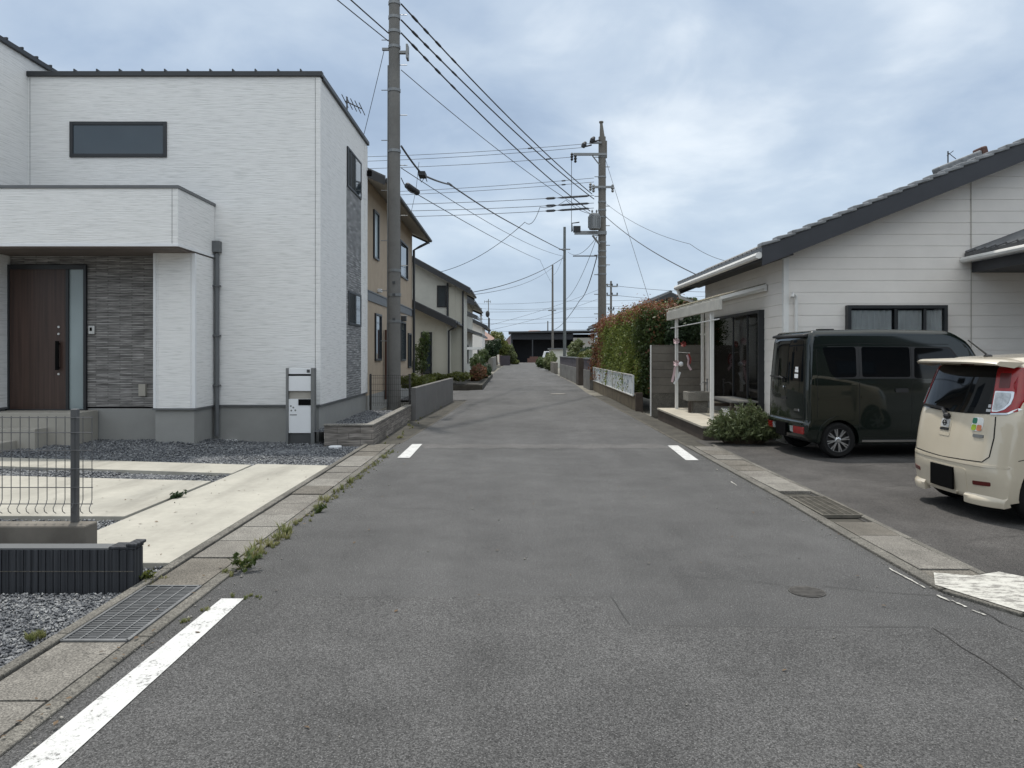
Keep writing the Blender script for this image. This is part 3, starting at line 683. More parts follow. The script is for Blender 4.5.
# ------------------------------------------------------------------ tan house
H = thing('tan_house', 'tan stucco two-storey house with dark tiled eaves behind the concrete pole', 'house', (-7, 24, 0))
xw, ya, yb = -3.9, 19.9, 28.9
MB().box(-12, xw, ya, yb, -.1, 6.0).build('wall', M['stucco'], H)
MB().box(-12.02, xw + .03, ya - .03, yb + .03, 3.02, 3.26).box(-12.02, xw + .05, ya - .05, yb + .05, 3.262, 3.30).build('belt_course', M['copinggrey'], H)
MB().box(-12.02, xw + .02, ya - .02, yb + .02, -.1, .45).build('foundation', M['base'], H)
def gable_roof(parent, x0, x1, y0, y1, ze, slope, axis='y', th=.12, mat='tile', soff='soffit', gutter='roofmetal', ribs=.3, barge=None, bh=.22):
    """eaves along y at x0 and x1 (axis 'y'); ridge midway"""
    xm = (x0 + x1) / 2; zr = ze + slope * (x1 - x0) / 2
    m = MB()
    for a in (x0, x1):
        m.prism([(a, y0, ze), (xm, y0, zr), (xm, y0, zr + th), (a, y0, ze + th)], (0, y1 - y0, 0))
    m.tube([(xm, y0, zr + th + .03), (xm, y1, zr + th + .03)], .09, 8)
    n = int((y1 - y0) / ribs)
    for i in range(n + 1):
        y = y0 + (y1 - y0) * i / n
        for a in (x0, x1): m.tube([(a, y, ze + th + .005), (xm, y, zr + th + .005)], .035, 5)
    m.build('roof', M[mat], parent)
    for y in (y0 - .025, y1 - .005):
        m = MB()
        for a in (x0, x1): m.prism([(a, y, ze - bh + th), (xm, y, zr - bh + th), (xm, y, zr + th + .01), (a, y, ze + th + .01)], (0, .03, 0))
        m.build('bargeboard', M[barge or gutter], parent)
    for a, s in ((x0, -1), (x1, 1)): MB().tube([(a + s * .05, y0, ze + .02), (a + s * .05, y1, ze + .02)], .06, 8).build('gutter', M[gutter], parent)
    m = MB()
    for a in (x0, x1): m.prism([(a, y0 + .01, ze - .03), (xm, y0 + .01, zr - .03), (xm, y0 + .01, zr - .004), (a, y0 + .01, ze - .004)], (0, y1 - y0 - .02, 0))
    m.build('soffit', M[soff], parent)
    return zr
zr = gable_roof(H, -12.6, -3.29, 19.2, 29.55, 6.05, .45)
MB().prism([(-12, ya, 5.99), (xw, ya, 5.99), (xw, ya, 6.28), ((-12 + xw) / 2, ya, 8.05), (-12, ya, 6.28)], (0, yb - ya, 0)).build('gable_wall', M['stucco'], H)
ypix = lambda px, X: X * F / (px - CX)
def win_side(H, xw, a, b, ytop, ybot, **k):
    y0, y1 = ypix(a, xw), ypix(b, xw); z1 = EYE + (YH - ytop) * y0 / F; z0 = EYE + (YH - ybot) * y0 / F
    return window(H, 'y', y0, y1, z0, z1, xw, 1, **k)
win_side(H, xw, 373, 378, 209, 258, fw=.06, pane='pane_pale')
win_side(H, xw, 399.5, 407, 239, 276, fw=.06)
win_side(H, xw, 374.5, 380.5, 313, 361, fw=.06)
win_side(H, xw, 400, 405, 321, 361, fw=.06)
win_side(H, xw, 407.6, 410.5, 333, 368, fw=.06)
y = ypix(383.5, xw); MB().tube([(xw + .12, y, .2), (xw + .12, y, 2.3)], .085, 10).build('brown_downpipe', M['brownpipe'], H)
m = MB().tube([(xw + .08, 28.8, .2), (xw + .08, 28.8, 5.6), (xw + .3, 28.9, 5.75), (-3.28, 29.1, 5.95)], .05, 8); m.build('downpipe', M['roofmetal'], H)
for yy in (24.5, 26): MB().box(xw, xw + .18, yy, yy + .2, 2.72, 2.92).build('vent_hood', M['darkgrey'], H, bevel=.02)
MB().box(xw, xw + .12, 21.4, 21.6, 3.36, 3.46).build('meter_box', M['whiteplain'], H, bevel=.02)
# antenna on the tan roof
t = thing('tv_antenna', 'small dark television antenna sticking up above the white house roof', 'antenna', (-4.9, 22, 6.6))
p0 = at(347, 112, 22); a0 = at(346, 97, 22)
MB().tube([(p0.x, 22, 6.9), (p0.x, 22, a0.z)], .025, 6).build('mast', M['darkgrey'], t)
m = MB(); b0, b1 = at(345, 101, 22), at(362, 109, 22.6); m.tube([b0, b1], .018, 5)
for i in range(5):
    c = b0.lerp(b1, i / 4); m.tube([c + Vector((-.04, -.25, .11)), c + Vector((.04, .25, -.11))], .014, 4)
m.build('yagi_elements', M['darkgrey'], t)

# ------------------------------------------------------------------ cream house past the side street
H = thing('cream_house', 'cream house with dark tiled gables and a lower front wing past the side street', 'house', (-7, 40, 0))
xw = -2.38
MB().prism([(-10.3, 36, -.1), (xw, 36, -.1), (xw, 36, 4.78), (-6.35, 36, 6.95), (-10.3, 36, 4.78)], (0, 3.2, 0)).build('wall', M['cream'], H)
gable_roof(H, -10.7, -2.0, 35.4, 39.7, 4.55, .55, th=.14, barge='roofmetal', bh=.27)
MB().box(-3.07, -2.36, 35.93, 36.0, .0, 4.8).build('pale_bay', M['vboard'], H)
MB().prism([(-8, 33.5, -.1), (-2.94, 33.5, -.1), (-2.94, 33.5, 3.0), (-5.5, 33.5, 4.2), (-8, 33.5, 3.0)], (0, 2.49, 0)).build('front_wing_wall', M['vboard'], H)
gable_roof(H, -8.5, -2.5, 33.0, 35.98, 2.9, .48, th=.12, barge='roofmetal', bh=.32)
b = (33.5, 'x')
p0, p1 = at(421, 332, 33.5), at(432, 374, 33.5); window(H, 'x', p0.x, p1.x, p1.z, p0.z, 33.5, -1, fw=.06)
p0, p1 = at(437, 285.5, 36), at(446.5, 307, 36); window(H, 'x', p0.x, p1.x, p1.z, p0.z, 36, -1, fw=.05)
MB().tube([(-2.86, 33.45, .1), (-2.86, 33.45, 2.6), (-2.5, 33.2, 2.8)], .05, 8).build('downpipe', M['roofmetal'], H)
MB().tube([(-3.13, 35.92, 3.0), (-3.13, 35.92, 5.0)], .045, 8).build('downpipe', M['roofmetal'], H)
MB().tube([(xw + .0, 35.87, .2), (xw + .0, 35.87, 4.6)], .045, 8).build('downpipe', M['roofmetal'], H)
# house with stacked eaves, carport, further houses
H = thing('old_house', 'old house with stacked dark tiled eaves behind the cream house', 'house', (-7, 55, 0))
MB().box(-11, -3.3, 51, 62, -.1, 5.3).build('wall', M['cream'], H)
gable_roof(H, -12, -2.55, 50, 63, 5.0, .42, th=.2, barge='roofmetal', bh=.4)
m = MB().prism([(-3.35, 51, 3.2), (-2.05, 51, 2.75), (-2.05, 51, 2.92), (-3.35, 51, 3.4)], (0, 11, 0)); m.build('lower_roof', M['tile'], H)
m = MB().prism([(-3.35, 50.6, 4.35), (-2.35, 50.6, 3.95), (-2.35, 50.6, 4.15), (-3.35, 50.6, 4.6)], (0, 4, 0)); m.build('middle_roof', M['tile'], H)
window(H, 'y', 53, 55.5, .8, 2.2, -3.3, 1, fw=.06)
t = thing('carport', 'flat white carport on thin posts beside the old house', 'carport', (-2.7, 49, 0))
MB().box(-4.2, -2.05, 47.9, 50.2, 1.82, 1.98).build('carport_roof', M['whitepaint'], t)
for x in (-3.0, -2.2):
    MB().box(x - .05, x + .05, 48, 48.1, -.05, 1.82).build('post', M['darkgrey'], t)
H = thing('white_gable_house', 'small white gabled house with a dark roof edge far down the left side', 'house', (-6, 78, 0))
MB().prism([(-8, 74, -.1), (-3.0, 74, -.1), (-3.0, 74, 4.2), (-5.5, 74, 5.4), (-8, 74, 4.2)], (0, 8, 0)).build('wall', M['lap'], H)
gable_roof(H, -8.6, -2.45, 73.3, 82.6, 4.1, .48, th=.18, barge='roofmetal', bh=.35)
H = thing('orange_roof_house', 'low beige house with a terracotta tiled roof far down the left side', 'house', (-3.5, 88, 0))
MB().box(-7, -2.2, 86, 94, -.1, 3.2).build('wall', M['cream'], H)
m = MB().add([(-7.6, 85.3, 3.1), (-1.7, 85.3, 3.1), (-1.7, 94.7, 3.1), (-7.6, 94.7, 3.1), (-5.5, 88.5, 4.6), (-3.8, 88.5, 4.6), (-3.8, 91.5, 4.6), (-5.5, 91.5, 4.6)],
             [(0, 1, 5, 4), (1, 2, 6, 5), (2, 3, 7, 6), (3, 0, 4, 7), (4, 5, 6, 7), (3, 2, 1, 0)]); m.build('roof', M['orangetile'], H)
M['shedblack'] = pm('dark_navy_steel', (.016, .018, .024), .6, var=.15)
# far dark shed closing the street
H = thing('dark_shed', 'wide dark steel shed with open front closing the far end of the street', 'shed', (7, 128, 0))
MB().box(-.2, 13.9, 134, 134.3, -.1, 5.0).box(-.2, .1, 126, 134, -.1, 4.9).box(13.7, 14.0, 126, 134, -.1, 4.9).build('wall', M['shedblack'], H)
MB().prism([(-.6, 125, 4.95), (14.4, 125, 5.15), (14.4, 125, 5.45), (-.6, 125, 5.25)], (0, 10, 0)).build('roof', M['roofmetal'], H)
MB().box(.1, 10.4, 126, 126.2, 3.9, 4.9).build('fascia_panel', M['shedblack'], H)
MB().box(10.41, 13.9, 125.9, 126.15, 2.3, 4.2).build('beige_panel', M['step'], H)
MB().box(10.41, 13.9, 125.95, 126.2, -.1, 2.29).build('lower_panel', M['darkgrey'], H)
for x in (3.5, 7.0): MB().box(x - .1, x + .1, 126, 126.2, -.1, 3.9).build('post', M['roofmetal'], H)
M['pinkwall'] = pm('dull_pink_wall', (.22, .16, .15), .85)
MB().prism([(-2.2, 126, -.1), (-.22, 126, -.1), (-.22, 126, 4.7), (-2.2, 126, 2.6)], (0, 6, 0)).build('side_annex', M['pinkwall'], H)
t = MB().box(2.6, 5.4, 125, 126.5, -.05, .7).box(3.0, 4.4, 125.1, 126.3, .7, 1.0); t.build('timber_stack', M['brownpipe'], label='low brown timber stack in the mouth of the dark shed', cat='timber stack')
H = thing('orange_roof_house', 'distant house whose orange hipped roof shows above the dark shed', 'house', (4.6, 150, 0))
MB().box(1.5, 8, 148, 156, -.1, 5.2).build('wall', M['cream'], H)
MB().add([(1, 147.4, 5.1), (8.5, 147.4, 5.1), (8.5, 156.6, 5.1), (1, 156.6, 5.1), (3.6, 150.5, 6.2), (5.6, 150.5, 6.2), (5.6, 153, 6.2), (3.6, 153, 6.2)], [(0, 1, 5, 4), (1, 2, 6, 5), (2, 3, 7, 6), (3, 0, 4, 7), (4, 5, 6, 7), (3, 2, 1, 0)]).build('roof', M['orangetile'], H)
# far low walls on the left
t = MB().box(-2.6, -1.75, 66, 66.4, -.1, 1.15).box(-1.95, -1.72, 66.4, 82, -.1, 1.2); t.build('pale_wall', M['gut_c'], label='pale concrete garden wall far down the left side', cat='wall')
t = MB().box(-1.5, -.25, 95, 95.4, -.1, 1.25).box(-1.55, -1.3, 95.4, 108, -.1, 1.25); M['plum'] = pm('dark_plum_wall', (.06, .05, .06), .8); t.build('plum_wall', M['plum'], label='dark plum coloured wall at the far left road corner', cat='wall')
t = MB().box(-4.5, -1.3, 32.3, 32.5, -.1, .2).box(-1.5, -1.3, 32.5, 50, -.1, .2); t.build('stone_edging', M['soil'], label='low dark stone edging under the shrubs past the side street', cat='wall')
sheet('planting_bed', [(-4.5, 32.5), (-1.5, 32.5), (-1.5, 50), (-4.5, 50)], .22, M['soil'])
# ------------------------------------------------------------------ white single-storey house on the right
H = thing('gabled_house', 'white lap-sided single-storey house with dark tiled gable roof and navy bargeboard behind the van', 'house', (9, 16, 0))
xc, yf, yr = 4.83, 13.1, 18.5
ZE, SL, XE, XM = 3.25, .40, 4.27, 11.4
zroof = lambda x: ZE + SL * (min(x, 2 * XM - x) - XE)
m = MB().box(xc + .020, 17.9, yf + .020, yr - .02, -.1, 3.55)
m.prism([(xc + .020, yf + .020, 3.55), (17.9, yf + .020, 3.55), (XM, yf + .020, zroof(XM) - .05)], (0, yr - yf - .052, 0)); m.build('wall_core', M['lap'], H)
m = MB(); h = .205; z0 = .42; k = 0
while z0 < 6.2:
    z1 = z0 + h
    xa = xc if z0 < 3.5 else XE + (z0 - ZE) / SL + .02; xb = xc if z1 < 3.5 else XE + (z1 - ZE) / SL + .02
    xb = max(xa, xb); xe = 17.9 if z0 < 3.5 else 2 * XM - xb
    if xe - xb < .2: break
    # front boards, lapped: the bottom edge stands out
    m.add([(xa - .006, yf - .005, z0 + .003), (xe, yf - .005, z0 + .003), (xe, yf, z1), (xb - .006, yf, z1), (xa - .006, yf + .03, z0 + .003), (xe, yf + .03, z0 + .003), (xe, yf + .03, z1), (xb - .006, yf + .03, z1)],
          [(0, 1, 2, 3), (0, 4, 5, 1), (3, 2, 6, 7), (0, 3, 7, 4), (1, 5, 6, 2), (4, 7, 6, 5)])
    if z1 < 3.75:
        m.add([(xc - .005, yf, z0 + .003), (xc - .005, yr, z0 + .003), (xc, yr, z1), (xc, yf, z1), (xc + .03, yf, z0 + .003), (xc + .03, yr, z0 + .003), (xc + .03, yr, z1), (xc + .03, yf, z1)],
              [(0, 1, 2, 3), (0, 4, 5, 1), (3, 2, 6, 7), (0, 3, 7, 4), (1, 5, 6, 2), (4, 7, 6, 5)])
    z0 = z1
m.build('wall', M['lap'], H)
MB().box(xc - .03, xc + .06, yf - .03, yf - .012, .42, 3.62).box(xc - .03, xc - .012, yf - .012, yf + .06, .42, 3.55).build('corner_board', M['whitepaint'], H)
MB().box(xc + .01, 17.8, yf + .01, yr - .05, -.1, .41).build('foundation', M['base'], H)
for x in (8.12,): MB().box(x - .006, x + .006, yf - .017, yf - .012, .42, 5.0).build('sealant_joint', M['soffit'], H)
yg0, yg1 = 12.64, 19.05
gable_roof(H, XE, 2 * XM - XE, yg0, yg1, ZE, SL, th=.15, mat='tile', gutter='whitepaint', barge='navy', bh=.31, ribs=.265, soff='navy')
n = int((XM - XE) / .26)                        # verge tiles stepping up the gable edge
for s in (0, 1):
    m = MB()
    for i in range(n):
        x = XE + .26 * i; zt = ZE + .15 + SL * (x - XE)
        P = [(x - .02, zt + .02), (x + .30, zt + .02 + SL * .30 - .03), (x + .30, zt + .065 + SL * .30 - .03), (x - .02, zt + .085)]
        if s: P = [(2 * XM - a, b) for a, b in P]
        m.prism([(a, yg0 - .05, b) for a, b in P], (0, .24, 0))
    m.build('verge_tiles', M['tileedge'], H, bevel=.012)
MB().box(XE + .01, xc - .012, yg0 + .02, yg1 - .02, 3.275, 3.305).build('eave_soffit', M['navy'], H)
MB().box(XE - .01, XE + .02, yg0 + .01, yg1 - .01, 3.19, 3.30).build('eave_fascia', M['navy'], H)
# cross ridge on the roof
m = MB(); a = at(936, 172, 14.9); b = at(979, 155, 14.9)
m.bar(a, b, .28, .16); m.build('ridge_tiles', M['tileedge'], H, bevel=.03)
MB().bar(b + Vector((-.02, 0, 0)), b + Vector((.10, 0, .03)), .32, .26).build('ridge_end', M['brownpipe'], H, bevel=.03)
p = at(948, 160, 15.1); MB().tube([p + Vector((0, 0, -.25)), p + Vector((0, 0, .18))], .014, 5).tube([p + Vector((-.0, 0, .15)), p + Vector((.22, .1, .05))], .01, 4).tube([p + Vector((.05, -.1, .16)), p + Vector((.05, .12, .12))], .008, 4).build('aerial', M['darkgrey'], H)
# eave downpipe elbow at the far end
MB().tube([(XE - .03, 18.95, ZE - .03), (XE + .02, 18.9, ZE - .22), (xc - .1, 18.6, ZE - .42), (xc - .08, 18.45, ZE - .7), (xc - .08, 18.45, .55)], .042, 8).build('downpipe', M['whitepaint'], H, smooth=True)
MB().tube([(5.01, yf - .06, .6), (5.01, yf - .06, 2.50), (5.0, yf - .07, 2.6), (4.94, yf - .1, 2.64), (4.92, yf - .12, 2.58)], .03, 8).build('conduit', M['whitepaint'], H, smooth=True)
# front window with curtains
def curtain(parent, axis, u0, u1, z0, z1, plane, mat, name='curtain', amp=.018, wl=.11):
    m = MB(); n = int((u1 - u0) / .02); vs = []
    for i in range(n + 1):
        u = u0 + (u1 - u0) * i / n; d = amp * math.sin(2 * PI * u / wl + math.sin(u * 5))
        for z in (z0, z1): vs.append((u, plane + d, z) if axis == 'x' else (plane + d, u, z))
    m.add(vs, [(2 * i, 2 * i + 2, 2 * i + 3, 2 * i + 1) for i in range(n)])
    return m.build(name, M[mat], parent, smooth=True)
xa, xb, zt = at(845, 306, yf).x, at(944, 306, yf).x, at(0, 305.5, yf).z
w = window(H, 'x', xa, xb, 1.25, zt, yf - .014, -1, fw=.06, proud=.11, pane='clear', mull=(at(893, 0, yf).x, at(922, 0, yf).x))
for a, b in ((xa + .07, at(890, 0, yf).x), (at(896, 0, yf).x, at(920, 0, yf).x), (at(924, 0, yf).x, xb - .07)):
    curtain(w, 'x', a, b, 1.32, zt - .09, yf - .05, 'curtain')
MB().box(xa + .05, xb - .05, yf - .022, yf - .0142, 1.3, zt - .05).build('room_shade', M['curtain_roomdark'], w)  # dark sheet standing in for the unlit room behind the curtains
# tall sliding doors under the terrace roof
ypx = lambda px: xc * F / (px - CX)
yA, yB, yC, yD = ypx(764.5), ypx(751.5), ypx(737), ypx(714)
w = window(H, 'y', yA, yD, .48, 2.43, xc - .014, -1, fw=.06, proud=.10, pane='clear', mull=(yB, yC), name='sliding_door')
MB().box(xc - .022, xc - .0142, yB + .03, yD - .05, .53, 2.43).build('room_shade', M['curtain_roomdark'], w)  # no room behind the doors: its darkness is this sheet's colour
curtain(w, 'y', ypx(748), ypx(739), .55, 2.42, xc - .05, 'curtain_roomdark')
curtain(w, 'y', ypx(735), ypx(728), .55, 2.42, xc - .045, 'curtain_roomdark')
curtain(w, 'y', ypx(727), ypx(721), .6, 2.36, xc - .05, 'curtain', wl=.2)
MB().box(xc - .045, xc - .0142, yA + .06, yB - .03, .55, 2.42).build('frosted_panel', M['pane_pale'], w)
# second, lower porch roof at the right
t0 = at(988, 255, 13.6); xe2 = 8.0; ze2 = 3.22
m = MB().prism([(xe2, 9.8, ze2), (12, 9.8, ze2 + 1.5), (12, 9.8, ze2 + 1.64), (xe2, 9.8, ze2 + .14)], (0, 3.28, 0))
for i in range(13): m.tube([(xe2, 9.85 + i * .265, ze2 + .15), (12, 9.85 + i * .265, ze2 + 1.65)], .035, 5)
m.build('porch_roof', M['tile'], H)
MB().box(xe2 + .12, 12, 9.85, 13.07, ze2 - .20, ze2 - .02).build('porch_beam', M['navy'], H)
MB().tube([(xe2 - .04, 9.8, ze2 + .02), (xe2 - .04, 13.08, ze2 + .02)], .05, 8).build('porch_gutter', M['whitepaint'], H)
MB().box(xe2 + .2, xe2 + .32, 9.9, 10.02, -.05, ze2 - .2).build('porch_post', M['whitepaint'], H)

# terrace: platform, roof, furniture
t = MB().prism([(3.52, 13.62, -.1), (3.57, 18.1, -.1), (4.80, 18.1, -.1), (4.80, 13.62, -.1)], (0, 0, .31)); 
T_ = thing('terrace_platform', 'raised concrete terrace with a dark face beside the road and white house', 'platform', (4.3, 15.5, 0))
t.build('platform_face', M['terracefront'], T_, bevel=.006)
MB().prism([(3.50, 13.60, .212), (3.55, 18.12, .212), (4.80, 18.12, .212), (4.80, 13.60, .212)], (0, 0, .045)).build('platform_top', M['terrace'], T_, bevel=.006)
t = thing('terrace_roof', 'white lean-to terrace roof with clear corrugated sheets on two slim posts', 'terrace roof', (4.4, 17.3, .25))
xo, ya, yb, zo, zi = 3.93, 13.95, 18.65, 2.52, 2.80
m = MB().bar((xo, ya, zo), (xo, yb, zo), .07, .21); m.build('front_beam', M['poly'], t, bevel=.01)
m = MB()
for y in np.linspace(ya + .03, yb - .03, 8): m.bar((xo, y, zo + .12), (xc - .02, y, zi + .07), .045, .06)
m.bar((xc - .045, ya, zi + .02), (xc - .045, yb, zi + .02), .05, .10); m.build('rafters', M['whitepaint'], t)
m = MB(); vs = []; n = 120
for i in range(n + 1):
    y = ya + (yb - ya) * i / n; d = .011 * math.sin(2 * PI * i / 3.0)
    vs += [(xo - .07, y, zo + .165 + d), (xc - .03, y, zi + .115 + d)]
m.add(vs, [(2 * i, 2 * i + 1, 2 * i + 3, 2 * i + 2) for i in range(n)])
pt = NT('clear_polycarbonate'); pt.t.nodes.remove(pt.b); a = pt.n('ShaderNodeBsdfTransparent'); a.inputs[0].default_value = (.86, .85, .80, 1); b = pt.n('ShaderNodeBsdfDiffuse'); b.inputs[0].default_value = (.45, .43, .38, 1); x = pt.n('ShaderNodeMixShader')
pt.l(pt.math('MULTIPLY', pt.noise(5, detail=5), .55), x.inputs[0]); pt.l(a.outputs[0], x.inputs[1]); pt.l(b.outputs[0], x.inputs[2]); pt.l(x.outputs[0], pt.out.inputs[0]); M['polyclear'] = pt.m
m.build('corrugated_sheet', M['polyclear'], t, smooth=True)
for yy in (14.7, 17.85): MB().box(xo + .005, xo + .075, yy - .035, yy + .035, .257, zo - .1).build('post', M['whitepaint'], t, bevel=.005)
MB().tube([(xo + .03, ya + .2, 2.25), (xo + .03, yb - .2, 2.22)], .013, 6).build('drying_pole', M['whitepaint'], label='slim white laundry pole running under the terrace roof', cat='laundry pole')
# low plank bench, washing sink and tap
t = thing('garden_bench', 'grey wooden bench table standing on the terrace before the sliding doors', 'bench', (4.4, 14.7, .257))
m = MB()
for i in range(4): m.box(4.12 + i * .13, 4.12 + i * .13 + .12, 13.9, 15.5, .66, .695)
m.build('seat', M['polecon'], t, bevel=.004)
for x in (4.16, 4.58):
    for y in (14.02, 15.38): MB().box(x - .025, x + .025, y - .03, y + .03, .257, .66).build('leg', M['terracefront'], t)
for y in (14.02, 15.34): MB().box(4.13, 4.61, y, y + .04, .50, .56).build('apron', M['terracefront'], t)
t = thing('storage_box', 'white plastic storage box under the grey bench', 'box', (4.36, 14.6, .257))
MB().box(4.22, 4.50, 14.35, 14.85, .26, .46).build('body', M['whiteplain'], t, bevel=.02)
MB().box(4.20, 4.52, 14.33, 14.87, .462, .50).build('lid', M['whiteplain'], t, bevel=.01)
t = thing('washing_sink', 'grey concrete outdoor washing sink at the far end of the terrace', 'sink', (4.5, 17.2, .257))
m = MB(); x0, x1, y0, y1 = 3.95, 4.48, 16.6, 17.1
m.box(x0, x1, y0, y0 + .05, .52, .72).box(x0, x1, y1 - .05, y1, .52, .72).box(x0, x0 + .05, y0 + .05, y1 - .05, .52, .72).box(x1 - .05, x1, y0 + .05, y1 - .05, .52, .72).box(x0 + .05, x1 - .05, y0 + .05, y1 - .05, .52, .57)
m.build('basin', M['gut_c'], t, bevel=.008)
MB().box(x0 + .13, x1 - .08, y0 + .06, y1 - .06, .257, .52).build('pedestal', M['gut_a'], t, bevel=.01)
for x in (x0 + .05,): MB().box(x - .03, x + .03, y0 + .02, y0 + .09, .257, .52).build('leg', M['terracefront'], t)
t = MB().tube([(4.56, 17.3, .257), (4.56, 17.3, .98)], .018, 8).tube([(4.56, 17.28, .9), (4.44, 17.24, .92), (4.38, 17.22, .86)], .013, 6).box(4.54, 4.58, 17.24, 17.34, .98, 1.0)
t.build('water_tap', M['silver'], label='thin standing water tap behind the concrete sink', cat='tap')
# spinning garden ornament with red and white ribbons on the far post
t = thing('wind_ornament', 'red and white hanging pinwheel ornament with ribbons on the far terrace post', 'ornament', (4.2, 17.85, 1.3))
M['red'] = pm('faded_red_plastic', (.30, .05, .045), .5); M['pinkwhite'] = pm('pale_pink_plastic', (.62, .45, .47), .5)
def petal(c, r, n, tilt):
    m = MB(); c = Vector(c)
    for i in range(n):
        a = 2 * PI * i / n; e = a + 1.0
        m.add([c, c + Vector((math.cos(a) * r, -.02, math.sin(a) * r)), c + Vector((math.cos(e) * r * .9, -.07, math.sin(e) * r * .9)), c + Vector((math.cos(e) * r * .4, -.02, math.sin(e) * r * .4))], [(0, 1, 2), (0, 2, 3)])
    return m
P = at(683, 344, 17.85); petal(P, .08, 5, 0).build('red_pinwheel', M['red'], t)
P = at(676, 341, 17.8); petal(P, .085, 5, 0).build('white_pinwheel', M['pinkwhite'], t)
P = at(676, 363, 17.8); petal(P, .085, 5, 0).build('white_pinwheel', M['pinkwhite'], t)
P = at(681, 364, 17.7); MB().ball(P, .06).build('white_globe', M['whiteplain'], t, smooth=True)
for pts, mt in ((((687, 355), (689, 360), (688, 365), (691, 370)), 'pinkwhite'), (((688.5, 354), (690.5, 359), (689.5, 364)), 'red'), (((680, 372), (678, 378), (674, 384)), 'whiteplain'), (((675, 367), (674, 374), (672, 382)), 'pinkwhite')):
    m = MB(); q = [at(a, b, 17.8) for a, b in pts]
    for a, b in zip(q[:-1], q[1:]): m.bar(a, b, .01, .05, up=(1, 0, 0))
    m.build('ribbon', M[mt], t)
MB().tube([at(676, 330, 17.8), at(676, 385, 17.8)], .006, 4).tube([at(676, 352, 17.8), at(690, 353, 17.8)], .006, 4).build('string', M['whitepaint'], t)
t = MB().ball(at(681, 318, 18.0), .06).tube([at(681, 318, 18), (xc - .7, 18.0, 2.62)], .012, 5); t.build('hanging_lamp', M['whiteplain'], smooth=True, label='small white round lamp hanging under the terrace roof', cat='lamp')
# screen wall at the far end of the terrace
t = thing('block_screen_wall', 'grey weathered concrete block screen wall behind the terrace', 'wall', (4.6, 18.8, 0))
m = MB()
for r in range(9):
    z0 = -.1 if r == 0 else .2 * r - .02
    o = .2 if r % 2 else 0
    if r < 3: m.box(3.55, 8, 18.76, 18.90, z0, .2 * r + .174)
for r in range(6): m.box(3.55, 8, 18.74, 18.88, .58 + .2 * r + .004, .58 + .2 * r + .198)
m.build('block_courses', M['blockwall'], t, bevel=.008)
MB().box(3.545, 8, 18.75, 18.89, -.1, 1.7).build('mortar_core', M['gut_b'], t)
MB().tube([(3.515, 18.74, 0), (3.515, 18.74, 1.80)], .02, 6).build('edge_pole', M['whitepaint'], t)
MB().box(3.53, 8, 18.73, 18.89, 1.782, 1.80).build('cap', M['gut_b'], t, bevel=.006)

# ------------------------------------------------------------------ hedge and its low wall with boards
t = thing('hedge_wall', 'low brown stained wall under the red tipped hedge', 'wall', (3.55, 26, 0))
MB().prism([(3.44, 20.55, -.1), (3.62, 33, -.1), (3.78, 33, -.1), (3.60, 20.55, -.1)], (0, 0, .52)).build('wall_body', pm('brown_stained_concrete', (.22, .18, .125), .9, var=.25, vs=2, dirt=.6), t, bevel=.01)
MB().box(3.42, 3.62, 20.45, 20.55, -.1, .5).build('end_pier', M['terracefront'], t, bevel=.01)
def board():
    q = NT('printed_board'); v = q.n('ShaderNodeTexVoronoi'); v.inputs['Scale'].default_value = 5; q.l(q.pos, v.inputs['Vector'])
    n = q.noise(5.5, q.scaled((1, .55, 1)), detail=4, rough=.6, dist=1.5); k = q.noise(1.3, detail=2)
    hue = q.ramp(k, [(.3, (.12, .22, .36)), (.45, (.09, .11, .16)), (.55, (.10, .25, .10)), (.68, (.35, .2, .09))])
    q.set(q.mix(q.ramp(n, [(.53, (0, 0, 0)), (.62, (1, 1, 1))]), (.62, .66, .69), hue), .5); return q.m
M['board'] = board()
ys = [20.7, 23.0, 25.5, 28.5, 32.6]
lab = ['nearest pale printed board in the row on the low hedge wall', 'second pale printed board along the low hedge wall', 'third pale printed board along the low hedge wall', 'farthest pale printed board, with green marks, on the low hedge wall']
for i in range(4):
    a, b = ys[i] + .03, ys[i + 1] - .03; xx = lambda y: 3.44 + .18 * (y - 20.55) / 12.45
    t = thing('printed_board', lab[i], 'board', (xx(a) - .03, (a + b) / 2, .42), 'printed boards on the hedge wall')
    MB().prism([(xx(a) - .05, a, .40), (xx(b) - .05, b, .40), (xx(b) - .02, b, .40), (xx(a) - .02, a, .40)], (0, 0, .58)).build('panel', M['board'], t)
    m = MB()
    for z in (.40, .975): m.bar((xx(a) - .055, a, z), (xx(b) - .055, b, z), .02, .03)
    m.bar((xx(a) - .055, a + .015, .4), (xx(a) - .055, a + .015, .98), .02, .03, up=(0, 1, 0)); m.build('frame', M['whitepaint'], t)
t = thing('hedge', 'tall clipped hedge with red new shoots on top and green sides along the right', 'hedge', (4.4, 27, .4))
